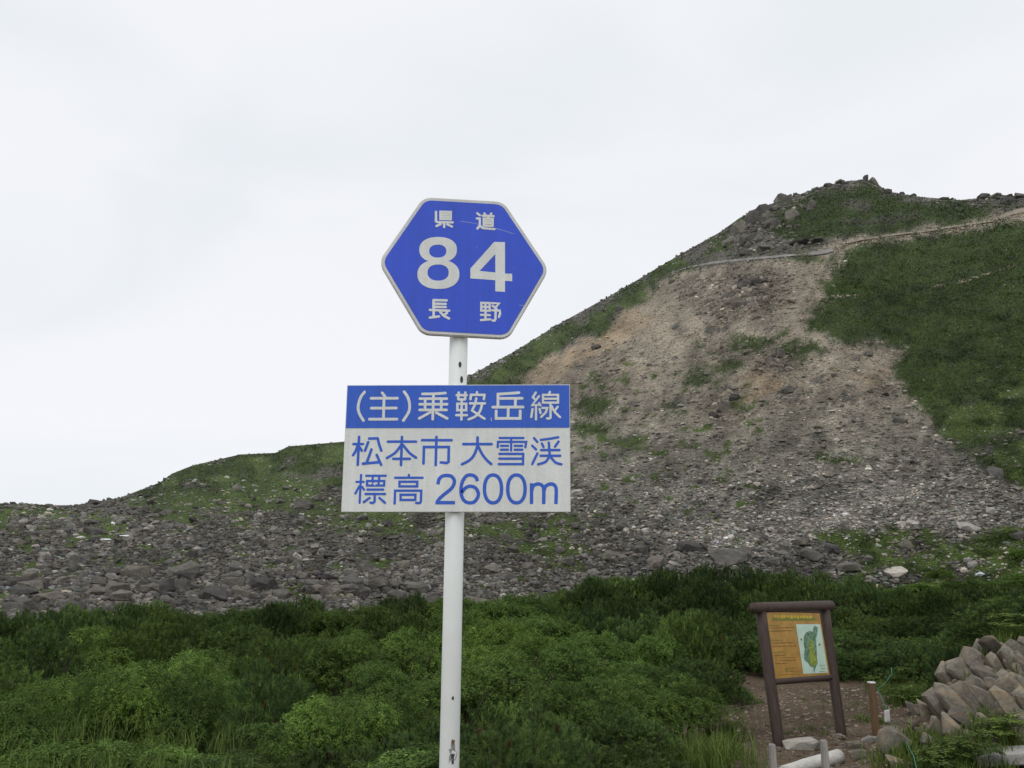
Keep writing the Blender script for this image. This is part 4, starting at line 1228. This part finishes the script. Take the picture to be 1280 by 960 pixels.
for i, (x0, x1, y0, y1, m_, h) in enumerate([(190, 320, 245, 245, 'ink_green', 16), (195, 480, 275, 268, 'ink_dark', 10), (195, 470, 310, 303, 'ink_dark', 10), (215, 350, 415, 412, 'ink_green', 12),
                                             (230, 470, 446, 440, 'ink_dark', 9), (235, 510, 485, 478, 'ink_dark', 11), (245, 380, 550, 545, 'ink_green', 12), (255, 385, 588, 582, 'ink_dark', 10),
                                             (320, 500, 615, 608, 'ink_dark', 8), (320, 510, 645, 638, 'ink_dark', 9), (265, 400, 682, 676, 'ink_dark', 10), (410, 540, 735, 730, 'ink_dark', 6), (415, 545, 768, 763, 'ink_dark', 8), (330, 500, 808, 802, 'ink_dark', 5)]):
    marks('text_line', x0, x1, y0, y1, h, max(6, int((x1 - x0) / 14)), M[m_], panel, -0.0328, 0.75, 20 + i)
quad_at('emblem', [PC(395 + 14 * math.cos(t), 750 + 24 * math.sin(t)) for t in np.linspace(0, 5.7, 9)], -0.0328, M['ink_green'], panel)
marks('map_legend', 765, 830, 705, 700, 10, 5, M['ink_green'], mp_, -0.0338, 0.7, 50)
marks('map_legend', 780, 835, 740, 735, 9, 4, M['ink_green'], mp_, -0.0338, 0.7, 51)
marks('map_legend', 770, 840, 772, 768, 9, 5, M['ink_green'], mp_, -0.0338, 0.7, 52)

# ------------------------------------------------------------------ stakes, log, rope
def stake(px_, top_py, base_py, d, wpx, mat, label, cap=False):
    p = at(px_, base_py, d); t = at(px_ - (px_ - 640) * 0.0002 * (base_py - top_py), top_py, d)
    g0 = gz(p.x, p.y)
    root = empty('stake', (p.x, p.y, g0))
    w = wpx * d / F
    bm = bmesh.new()
    box(bm, (0, 0, (t.z - g0 - 0.2) / 2), (w, w, t.z - g0 + 0.2))
    for v in bm.verts:
        v.co.x += (t.x - p.x) * (v.co.z / (t.z - g0)); v.co.x += random.uniform(-1, 1) * w * 0.05
    bmesh.ops.bevel(bm, geom=bm.edges[:], offset=w * 0.12, segments=2, affect='EDGES')
    link('stake_shaft', bm_mesh('stake_shaft', bm), root, mat)
    if cap:
        bm = bmesh.new(); box(bm, (t.x - p.x, 0, t.z - g0 + 0.008), (w * 1.06, w * 1.06, 0.022))
        bmesh.ops.bevel(bm, geom=bm.edges[:], offset=0.005, segments=1, affect='EDGES')
        link('cap', bm_mesh('cap', bm), root, M['plastic_white'])
    tag(root, label, 'stake')
    return root, t
_, st_top = stake(1095, 854, 917, 12.4, 7.2, M['stake_wood'], 'short brown square stake with white cap and green rope', True)
stake(968, 930, 975, 9.7, 7.0, M['grey_wood'], 'left weathered grey stake at the bottom edge, before the notice board')
stake(1033.5, 925, 975, 9.7, 7.5, M['grey_wood'], 'right weathered grey stake at the bottom edge, beside the pale log')
la, lb = at(978, 966, 10.1), at(1050, 945, 10.5)
bm = bmesh.new()
n = 8
tube(bm, [la.lerp(lb, i / n) + Vector((0, 0, random.uniform(-0.006, 0.006))) for i in range(n + 1)], [0.066 + 0.014 * i / n + random.uniform(-0.003, 0.003) for i in range(n + 1)], 14)
bmesh.ops.bevel(bm, geom=[e for e in bm.edges if len([f for f in e.link_faces if len(f.verts) > 4]) == 1], offset=0.01, segments=2, affect='EDGES')
logme = bm_mesh('fallen_log', bm, True)
logme.transform(Matrix.Translation(-la))
o = link('fallen_log', logme, mat=M['pale_log']); o.location = la
tag(o, 'bleached pale log lying on the soil behind the two grey stakes', 'log')

rope_px = [(1114, 834, 12.9), (1115, 842, 12.8), (1108, 852, 12.55), (1099, 860, 12.32), (1095.5, 860.5, 12.3)]
rope2 = [(1096, 860, 12.3), (1101, 870, 11.9), (1106, 881, 11.5), (1110, 889, 11.2)]
rope3 = [(1110, 901, 11.15), (1120, 912, 10.6), (1132, 926, 9.9), (1142, 945, 9.3), (1146, 962, 9.0)]
bm = bmesh.new()
for rp in (rope_px, rope2, rope3):
    tube(bm, [at(*q) for q in rp], [0.0045] * len(rp), 6)
o = link('rope', bm_mesh('rope', bm, True), mat=M['rope'])
tag(o, 'thin green rope slung from the brown stake over the bank', 'rope')
tp = at(1109, 895, 11.17)
bm = bmesh.new(); box(bm, (0, 0, 0), (0.072, 0.02, 0.135)); bmesh.ops.bevel(bm, geom=bm.edges[:], offset=0.006, segments=2, affect='EDGES')
o = link('rope_tag', bm_mesh('rope_tag', bm), mat=M['plastic_white']); o.location = tp; o.rotation_euler = (0.1, -0.05, 0.3)
tag(o, 'small white plate hanging on the green rope by the stake', 'tag')

# ------------------------------------------------------------------ the road sign
DP = 2.40                                        # distance of the post axis
pb, pt = at(561.5, 960, DP), at(573.2, 428, DP)
ax_dir = (pt - pb) / (pt.z - pb.z)
foot = pb + ax_dir * (-0.25 - pb.z)
ptop = pb + ax_dir * (at(575, 330, DP).z - pb.z)
sign = empty('road_sign', (foot.x, foot.y, 0.0))
tag(sign, 'white sign post carrying a blue hexagon 84 and a blue and white name panel', 'road sign')
bm = bmesh.new()
tube(bm, [foot, foot.lerp(ptop, 0.3), foot.lerp(ptop, 0.6), ptop], [0.0254] * 4, 40)
me = bm_mesh('post', bm, True); me.transform(Matrix.Translation(-sign.location))
post = link('post', me, sign, M['white_paint'])

class Plane:
    """a flat sheet of the sign: photo pixel -> point on it; n points at the viewer"""
    def __init__(self, origin, yaw, parent):
        self.o = Vector(origin)
        self.x = Vector((math.cos(yaw), math.sin(yaw), 0)); self.z = Vector((0, 0, 1)); self.n = self.z.cross(self.x) * -1
        if self.n.y > 0: self.n = -self.n
        self.parent = parent
    def uv(self, px_, py_):
        d = Vector([float(v) for v in rays(px_, py_)]); o = Vector((0, 0, CAM_Z)) - self.o
        k = -o.dot(self.n) / d.dot(self.n)
        q = o + d * k
        return Vector((q.dot(self.x), q.dot(self.z)))
    def pt(self, uv, h=0.0):
        return self.o + self.x * uv[0] + self.z * uv[1] + self.n * h - sign.location

def catmull(pts, n=7):
    P_ = [pts[0]] + list(pts) + [pts[-1]]
    out = []
    for i in range(1, len(P_) - 2):
        p0, p1, p2, p3 = P_[i - 1:i + 3]
        for j in range(n):
            t = j / n
            out.append(0.5 * ((2 * p1) + (p2 - p0) * t + (2 * p0 - 5 * p1 + 4 * p2 - p3) * t * t + (3 * p1 - p0 - 3 * p2 + p3) * t ** 3))
    out.append(pts[-1])
    return out

def ribbon(bm, pl, pts, w, h, round_cap=True):
    closed = (pts[0] - pts[-1]).length < 1e-6 and len(pts) > 3
    if closed: pts = pts[:-1]
    n = len(pts)
    L, R = [], []
    for i in range(n):
        a = pts[i - 1] if (i > 0 or closed) else None
        b_ = pts[(i + 1) % n] if (i < n - 1 or closed) else None
        d1 = (pts[i] - a).normalized() if a is not None else None
        d2 = (b_ - pts[i]).normalized() if b_ is not None else None
        if d1 is None: d1 = d2
        if d2 is None: d2 = d1
        t = d1 + d2
        t = t.normalized() if t.length > 1e-4 else d1
        nn = Vector((-t.y, t.x))
        k = 1.0 / max(0.6, nn.dot(Vector((-d1.y, d1.x))))
        L.append(pts[i] + nn * w * 0.5 * k); R.append(pts[i] - nn * w * 0.5 * k)
    lv = [bm.verts.new(pl.pt(q, h)) for q in L]; rv = [bm.verts.new(pl.pt(q, h)) for q in R]
    for i in range(n if closed else n - 1):
        j = (i + 1) % n
        bm.faces.new((lv[i], rv[i], rv[j], lv[j]))
    if not closed and round_cap:
        for e, sgn in ((0, -1), (n - 1, 1)):
            d = (pts[1] - pts[0]).normalized() if e == 0 else (pts[-1] - pts[-2]).normalized()
            d = d * sgn; nn = Vector((-d.y, d.x))
            arc = [pts[e] + (nn * math.cos(t) + d * math.sin(t)) * w * 0.5 for t in np.linspace(0, math.pi, 8)[1:-1]]
            va = (lv[e] if sgn > 0 else rv[e]); vb = (rv[e] if sgn > 0 else lv[e])
            bm.faces.new([va] + [bm.verts.new(pl.pt(q, h)) for q in arc] + [vb])

def glyph(name, pl, origin, scale, strokes, w_px, mat, parent, h0=0.0012, round_cap=True):
    """a character drawn with the round-ended strokes of the sign lettering"""
    bm = bmesh.new()
    q0 = pl.uv(570, 400); w = w_px * (pl.uv(571, 400) - q0).length
    for i, st in enumerate(strokes):
        smooth = isinstance(st, tuple) and st[0] == 'c'
        raw = st[1] if smooth else st
        pts = [pl.uv(origin[0] + x / scale, origin[1] + y / scale) for x, y in raw]
        if smooth: pts = catmull(pts)
        ribbon(bm, pl, pts, w, h0 + i * 0.00006, round_cap)
    bmesh.ops.recalc_face_normals(bm, faces=bm.faces)
    for f in bm.faces:
        if f.normal.dot(pl.n) < 0: f.normal_flip()
    return link(name, bm_mesh(name, bm), parent, mat)

def plate(name, pl, uv, h_front, thick, mat, parent, bev=0.0):
    bm = bmesh.new()
    fr = [bm.verts.new(pl.pt(q, h_front)) for q in uv]; bk = [bm.verts.new(pl.pt(q, h_front - thick)) for q in uv]
    f1 = bm.faces.new(fr); bm.faces.new(list(reversed(bk)))
    n = len(uv)
    for i in range(n): bm.faces.new((fr[i], bk[i], bk[(i + 1) % n], fr[(i + 1) % n]))
    bmesh.ops.recalc_face_normals(bm, faces=bm.faces)
    if bev:
        bmesh.ops.bevel(bm, geom=list(f1.edges), offset=bev, segments=3, affect='EDGES')
    return link(name, bm_mesh(name, bm), parent, mat)

def inset_poly(uv, w):
    n = len(uv); out = []
    area = sum(uv[i].x * uv[(i + 1) % n].y - uv[(i + 1) % n].x * uv[i].y for i in range(n))
    s = 1 if area > 0 else -1
    for i in range(n):
        a, b_, c = uv[i - 1], uv[i], uv[(i + 1) % n]
        d1, d2 = (b_ - a).normalized(), (c - b_).normalized()
        n1, n2 = Vector((-d1.y, d1.x)) * s, Vector((-d2.y, d2.x)) * s
        k = (n1 + n2); k = k / (1 + n1.dot(n2))
        out.append(b_ + k * w)
    return out

def fillet(uv, r, seg=8):
    n = len(uv); out = []
    for i in range(n):
        a, b_, c = uv[i - 1], uv[i], uv[(i + 1) % n]
        d1, d2 = (a - b_).normalized(), (c - b_).normalized()
        half = math.acos(max(-1, min(1, d1.dot(d2)))) / 2
        L_ = r / math.tan(half)
        p, q = b_ + d1 * L_, b_ + d2 * L_
        cen = b_ + (d1 + d2).normalized() * (r / math.sin(half))
        a0 = math.atan2(p.y - cen.y, p.x - cen.x); a1 = math.atan2(q.y - cen.y, q.x - cen.x)
        da = (a1 - a0 + math.pi) % (2 * math.pi) - math.pi
        out += [Vector((cen.x + r * math.cos(a0 + da * t), cen.y + r * math.sin(a0 + da * t))) for t in np.linspace(0, 1, seg)]
    return out

# --- hexagon, turned a little on the post
hex_pl = Plane((pt.x, DP - 0.036, pt.z), math.radians(7.4), sign)
S4 = 5.0545
hexv = [hex_pl.uv(470 + x / S4, 240 + y / S4) for x, y in [(300, 31), (806, 60), (1094, 490), (838, 927), (288, 897), (16, 440)]]
unit_h = (hex_pl.uv(571, 330) - hex_pl.uv(570, 330)).length
hexp = plate('hexagon_plate', hex_pl, fillet(hexv, 19 * unit_h), 0.0, 0.014, M['rim'], sign, 0.0025)
plate('blue_face', hex_pl, fillet(inset_poly(hexv, 4.4 * unit_h), 15 * unit_h), 0.0008, 0.0006, M['sheet_blue'], hexp)
WH = M['sheet_white']
O1, SC1 = (535, 255), 14.222
glyph('lettering', hex_pl, O1, SC1, [[(142, 142), (142, 312), (165, 325), (438, 330)], [(222, 140), (405, 145), (402, 275), (222, 270), (222, 140)], [(235, 185), (395, 188)], [(235, 228), (395, 232)],
      [(287, 340), (287, 413)], [(225, 360), (150, 395)], [(345, 365), (425, 405)]], 3.1, WH, hexp)
glyph('lettering', hex_pl, O1, SC1, [[(875, 167), (920, 203)], [(868, 260), (920, 262), (920, 385), (878, 440)], [(925, 395), (975, 432), (1180, 450)], [(1003, 172), (1022, 205)], [(1123, 172), (1108, 205)],
      [(968, 213), (1165, 219)], [(1070, 222), (1066, 255)], [(990, 262), (1150, 266), (1147, 393), (990, 388), (990, 262)], [(1002, 304), (1140, 307)], [(1002, 345), (1140, 349)]], 3.0, WH, hexp)
O2, SC2 = (530, 365), 12.19
glyph('lettering', hex_pl, O2, SC2, [[(145, 125), (145, 272)], [(150, 125), (345, 130)], [(150, 180), (330, 184)], [(150, 228), (330, 232)], [(90, 275), (383, 288)], [(148, 290), (145, 380)], [(90, 392), (228, 374)],
      [(245, 305), (300, 365), (380, 405)], [(348, 322), (308, 352)]], 3.15, WH, hexp)
glyph('lettering', hex_pl, O2, SC2, [[(872, 167), (1000, 170), (1000, 288), (872, 284), (872, 167)], [(880, 226), (995, 229)], [(936, 172), (935, 420)], [(868, 350), (1003, 355)], [(868, 430), (1008, 418)],
      [(1036, 172), (1143, 177), (1092, 232)], [(1045, 212), (1105, 262)], [(1036, 280), (1152, 286), (1158, 330), (1140, 385)], [(1090, 292), (1088, 420), (1072, 440), (1042, 436)]], 2.9, WH, hexp)
# the digits
O3, SC3 = (510, 285), 9.143
def ring(bm, pl, cx, cy, rx, ry, hx, hy, hrx, hry, h, e=2.25, seg=56):
    o_, i_ = [], []
    for k in range(seg):
        t = 2 * math.pi * k / seg
        c, s_ = math.cos(t), math.sin(t)
        cs, sn = math.copysign(abs(c) ** (2 / e), c), math.copysign(abs(s_) ** (2 / e), s_)
        o_.append(bm.verts.new(pl.pt(pl.uv(O3[0] + (cx + rx * cs) / SC3, O3[1] + (cy + ry * sn) / SC3), h)))
        i_.append(bm.verts.new(pl.pt(pl.uv(O3[0] + (hx + hrx * cs) / SC3, O3[1] + (hy + hry * sn) / SC3), h)))
    for k in range(seg):
        bm.faces.new((o_[k], o_[(k + 1) % seg], i_[(k + 1) % seg], i_[k]))
bm = bmesh.new()
ring(bm, hex_pl, 344, 250, 215, 146, 340, 266, 98, 74, 0.0012)
ring(bm, hex_pl, 347, 531, 240, 167, 344, 511, 121, 92, 0.0014)
bmesh.ops.recalc_face_normals(bm, faces=bm.faces)
for f in bm.faces:
    if f.normal.dot(hex_pl.n) < 0: f.normal_flip()
link('digit', bm_mesh('digit', bm), hexp, WH)
bm = bmesh.new()
for poly in ([(712, 465), (985, 160), (997, 160.5), (997, 300), (818, 492), (712, 577)], [(997, 160.5), (1108, 163), (1108, 732), (997, 725)], [(712, 577), (818, 492), (997, 510), (997, 598)], [(1108, 522), (1190, 525), (1190, 610), (1108, 605)]):
    bm.faces.new([bm.verts.new(hex_pl.pt(hex_pl.uv(O3[0] + x / SC3, O3[1] + y / SC3), 0.0012)) for x, y in poly])
bmesh.ops.recalc_face_normals(bm, faces=bm.faces)
for f in bm.faces:
    if f.normal.dot(hex_pl.n) < 0: f.normal_flip()
link('digit', bm_mesh('digit', bm), hexp, WH)
glyph('scratch', hex_pl, (470, 240), S4, [('c', [(540, 187), (600, 195), (650, 205)]), ('c', [(752, 230), (810, 246), (872, 266)]), [(905, 715), (935, 718)], [(636, 350), (638, 352)], [(866, 482), (869, 484)], [(535, 185), (545, 188)]], 0.55, M['scratch'], hexp, 0.0011)
# clamp behind the plate
for zz_ in (0.06, 0.16):
    bm = bmesh.new()
    zc = pt.z + zz_; c = foot + ax_dir * (zc - foot.z)
    box(bm, Vector((c.x, c.y + 0.004, zc)) - sign.location, (0.075, 0.05, 0.03))
    bmesh.ops.bevel(bm, geom=bm.edges[:], offset=0.004, segments=2, affect='EDGES')
    link('clamp', bm_mesh('clamp', bm), sign, M['rim'])

# --- name panel
pan_pl = Plane((pb.x, DP - 0.0340, pb.z), 0.0, sign)
corners = [pan_pl.uv(*q) for q in [(433.8, 481.3), (712.3, 480.6), (713.2, 640.0), (426.4, 640.0)]]
namep = plate('name_panel', pan_pl, corners, 0.0, 0.008, M['sheet_white'], sign, 0.001)
band = [pan_pl.uv(*q) for q in [(434.6, 482.1), (711.6, 481.4), (711.9, 534.6), (432.2, 535.2)]]
plate('header_band', pan_pl, band, 0.0008, 0.0006, M['sheet_blue2'], namep)
BL = M['sheet_blue2']
A, SA = (430, 480), 12.8
def G(o_, sc_, strokes, mat, w=3.4, rc=True): glyph('lettering', pan_pl, o_, sc_, strokes, w, mat, namep, 0.0012 if mat is WH else 0.0004, rc)
G(A, SA, [('c', [(330, 130), (265, 220), (228, 360), (245, 470), (312, 585)])], WH)
G(A, SA, [[(612, 142), (655, 200)], [(435, 230), (855, 229)], [(440, 388), (838, 386)], [(642, 235), (632, 560)], [(408, 565), (848, 564)]], WH)
G(A, SA, [('c', [(962, 125), (1020, 210), (1050, 330), (1035, 450), (950, 585)])], WH)
A = (520, 480)
G(A, SA, [('c', [(105, 160), (290, 158), (470, 146)]), [(65, 236), (493, 236)], [(60, 325), (498, 325)], [(60, 416), (488, 416)], [(280, 175), (268, 565)], [(146, 240), (146, 410)], [(405, 240), (405, 410)],
          [(228, 455), (52, 552)], [(325, 460), (500, 553)]], WH, 3.3)
G(A, SA, [[(652, 180), (812, 180)], [(685, 138), (676, 240)], [(790, 138), (787, 240)], [(680, 248), (785, 248)], [(733, 262), (727, 570)], [(662, 318), (803, 318), (803, 420), (662, 420), (662, 318)], [(647, 500), (816, 500)],
          [(975, 132), (975, 168)], [(872, 245), (880, 176), (1095, 176), (1086, 245)], [(866, 312), (1104, 312)], [(965, 232), (945, 330), (898, 425), (985, 485), (1097, 558)], ('c', [(1060, 322), (1022, 440), (950, 520), (842, 568)])], WH, 3.0)
A = (610, 480)
G(A, SA, [[(495, 140), (340, 152), (160, 163), (160, 365)], [(195, 232), (546, 230)], [(440, 236), (436, 362)], [(77, 372), (560, 370)], [(324, 378), (320, 545)], [(130, 432), (130, 552), (515, 552), (515, 432)]], WH, 3.4)
G(A, SA, [[(765, 138), (718, 212), (765, 262)], [(815, 197), (706, 342), (832, 332)], [(818, 305), (838, 345)], [(768, 352), (768, 568)], [(712, 402), (692, 530)], [(825, 402), (840, 465)],
          [(990, 128), (976, 165)], [(880, 176), (1120, 176), (1120, 300), (880, 300), (880, 176)], [(895, 238), (1108, 238)], [(1000, 312), (1000, 540), (982, 554), (945, 552)], [(870, 385), (948, 386), (925, 455), (852, 528)],
          ('c', [(1018, 355), (1062, 440), (1153, 533)]), [(1115, 367), (1068, 428)]], WH, 2.8)
A = (430, 535)
G(A, SA, [[(152, 257), (303, 257)], [(242, 142), (220, 588)], ('c', [(215, 292), (185, 370), (146, 435)]), [(255, 312), (284, 362)], [(388, 226), (336, 363)], [(402, 168), (538, 166), (565, 270), (598, 362)], [(440, 342), (362, 562)], [(302, 570), (560, 546)], [(525, 432), (594, 588)]], BL, 3.2)
G(A, SA, [[(702, 218), (1153, 218)], [(928, 142), (912, 593)], ('c', [(915, 272), (820, 395), (687, 480)]), ('c', [(945, 272), (1050, 400), (1153, 475)]), [(787, 493), (1053, 493)]], BL, 3.2)
A = (520, 535)
G(A, SA, [[(328, 142), (315, 593)], [(97, 195), (568, 195)], [(120, 568), (128, 304), (525, 304), (520, 540), (490, 560), (397, 550)]], BL, 3.3)
G(A, SA, [[(757, 258), (1208, 258)], [(985, 152), (985, 290)], ('c', [(983, 290), (930, 430), (850, 520), (737, 580)]), ('c', [(998, 300), (1060, 420), (1130, 510), (1203, 576)])], BL, 3.4)
A = (610, 535)
G(A, SA, [[(187, 160), (568, 160)], [(155, 308), (160, 222), (610, 222), (597, 308)], [(370, 172), (370, 358)], [(207, 285), (318, 285)], [(427, 285), (546, 285)], [(207, 347), (318, 347)], [(427, 347), (548, 347)],
          [(182, 413), (563, 413), (560, 577), (172, 577)], [(182, 490), (540, 490)]], BL, 2.9)
G(A, SA, [[(735, 160), (788, 223)], [(707, 282), (768, 343)], [(790, 407), (707, 578)], ('c', [(847, 190), (1000, 170), (1123, 147)]), [(862, 247), (888, 303)], [(972, 232), (980, 345)], [(1128, 217), (1072, 298)], [(850, 352), (1143, 352)], [(842, 443), (1156, 443)],
          [(982, 356), (986, 440)], ('c', [(985, 450), (920, 540), (802, 580)]), ('c', [(1005, 465), (1080, 550), (1173, 580)])], BL, 3.0)
A, SA = (430, 585), 10.667
G(A, SA, [[(167, 185), (263, 185)], [(228, 92), (208, 463)], [(205, 242), (152, 338)], [(240, 252), (268, 288)], [(297, 103), (558, 103)], [(382, 106), (382, 165)], [(470, 106), (468, 165)], [(307, 172), (538, 172), (534, 233), (307, 233), (307, 172)], [(388, 176), (386, 230)], [(462, 176), (460, 230)],
          [(312, 287), (523, 287)], [(287, 345), (548, 345)], [(410, 350), (408, 448), (385, 466), (352, 460)], [(343, 397), (264, 453)], [(472, 397), (548, 463)]], BL, 2.7)
G(A, SA, [[(865, 92), (865, 128)], [(682, 130), (1048, 130)], [(740, 183), (978, 183), (975, 245), (740, 245), (740, 183)], [(675, 473), (682, 302), (1030, 302), (1025, 448), (1010, 468), (962, 466)], [(755, 356), (953, 356), (950, 425), (755, 425), (755, 356)]], BL, 2.9)
A, SA = (535, 585), 7.111
def ell(cx, cy, rx, ry, n=40):
    return [(cx + rx * math.copysign(abs(math.cos(t)) ** 0.9, math.cos(t)), cy + ry * math.copysign(abs(math.sin(t)) ** 0.9, math.sin(t))) for t in np.linspace(0, 2 * math.pi, n + 1)[:-1]]
e1 = ell(578, 186, 76, 124); e2 = ell(786, 186, 77, 124)
G(A, SA, [('c', [(88, 146), (98, 102), (125, 74), (165, 66), (207, 74), (233, 108), (228, 150), (200, 190), (140, 238), (100, 275), (80, 308)]), [(66, 308), (240, 308)]], BL, 4.2, False)
G(A, SA, [('c', [(440, 117), (425, 82), (385, 62), (340, 72), (306, 122), (293, 190), (300, 250), (325, 293), (370, 310), (415, 298), (444, 255), (445, 215), (420, 176), (372, 162), (328, 182), (302, 220)])], BL, 4.2, False)
G(A, SA, [e1 + [e1[0]]], BL, 4.2, False)
G(A, SA, [e2 + [e2[0]]], BL, 4.2, False)
G(A, SA, [[(920, 135), (920, 320)], ('c', [(922, 205), (932, 165), (960, 145), (990, 143), (1018, 160), (1029, 200), (1028, 320)]), ('c', [(1031, 205), (1043, 165), (1075, 145), (1105, 143), (1130, 160), (1140, 200), (1137, 320)])], BL, 4.2, False)
# chips in the print
glyph('chip', pan_pl, (430, 585), 10.667, [[(1230, 95), (1232, 97)], [(390, 205), (415, 230)]], 1.1, WH, namep, 0.0022)
glyph('chip', pan_pl, (610, 480), 12.8, [[(50, 545), (54, 590)]], 1.2, M['scratch'], namep, 0.0022)

# --- slots and chipped paint on the post
def on_post(name, px_, py_, w, h, mat, seg=12, rag=0.0):
    bm = bmesh.new()
    c = at(px_, py_, DP - 0.0254)
    axp = foot + ax_dir * (c.z - foot.z)
    rg = random.Random(int(px_ * 7 + py_))
    vs = []
    mpp = c.y / CT / F
    for k in range(seg):
        t = 2 * math.pi * k / seg
        q = 1 + rag * rg.uniform(-1, 1)
        x = c.x + w * 0.5 * mpp * math.cos(t) * q - axp.x
        z_ = c.z + h * 0.5 * mpp * math.sin(t) * q
        x = max(-0.0248, min(0.0248, x))
        vs.append(bm.verts.new(Vector((axp.x + x, axp.y - math.sqrt(0.0254 ** 2 - x * x) - 0.0007, z_)) - sign.location))
    bm.faces.new(vs)
    bmesh.ops.recalc_face_normals(bm, faces=bm.faces)
    for f in bm.faces:
        if f.normal.y > 0: f.normal_flip()
    bmesh.ops.triangulate(bm, faces=bm.faces)
    return link(name, bm_mesh(name, bm), post, mat)
on_post('slot', 575, 455.5, 3.6, 7.5, M['dark_hole'])
on_post('slot', 577, 474, 3.6, 9, M['dark_hole'])
on_post('paint_chip', 565.5, 942, 8, 22, mat_plain('chipped_paint', (0.28, 0.29, 0.28), 0.7, 0.5, 150), 16, 0.45)
on_post('paint_chip', 566, 948, 3.5, 12, M['dark_hole'], 12, 0.5)
on_post('paint_chip', 566.5, 928, 3, 7, mat_plain('rust', (0.22, 0.13, 0.08), 0.8, 0.4, 100), 10, 0.5)
on_post('paint_chip', 566, 873, 2.2, 4, M['dark_hole'], 10, 0.5)
# things that share a description are told apart by their order in the picture
ORD = ['first', 'second', 'third', 'fourth', 'fifth', 'sixth', 'seventh', 'eighth', 'ninth', 'tenth', 'eleventh', 'twelfth', 'thirteenth', 'fourteenth']
bpy.context.view_layer.update()
by = {}
for o in SC.objects:
    if o.parent is None and o.get('category') in ('pine bush', 'shrub', 'plant'):
        by.setdefault(o['label'], []).append(o)
for lab, lst in by.items():
    if len(lst) < 2: continue
    lst.sort(key=lambda o: o.location.x / max(o.location.y, 0.1))
    for i, o in enumerate(lst):
        o['label'] = lab + ', ' + (ORD[i] if i < len(ORD) else 'last') + ' from left'
print('shrubs', len(placed), 'boulders', nb)
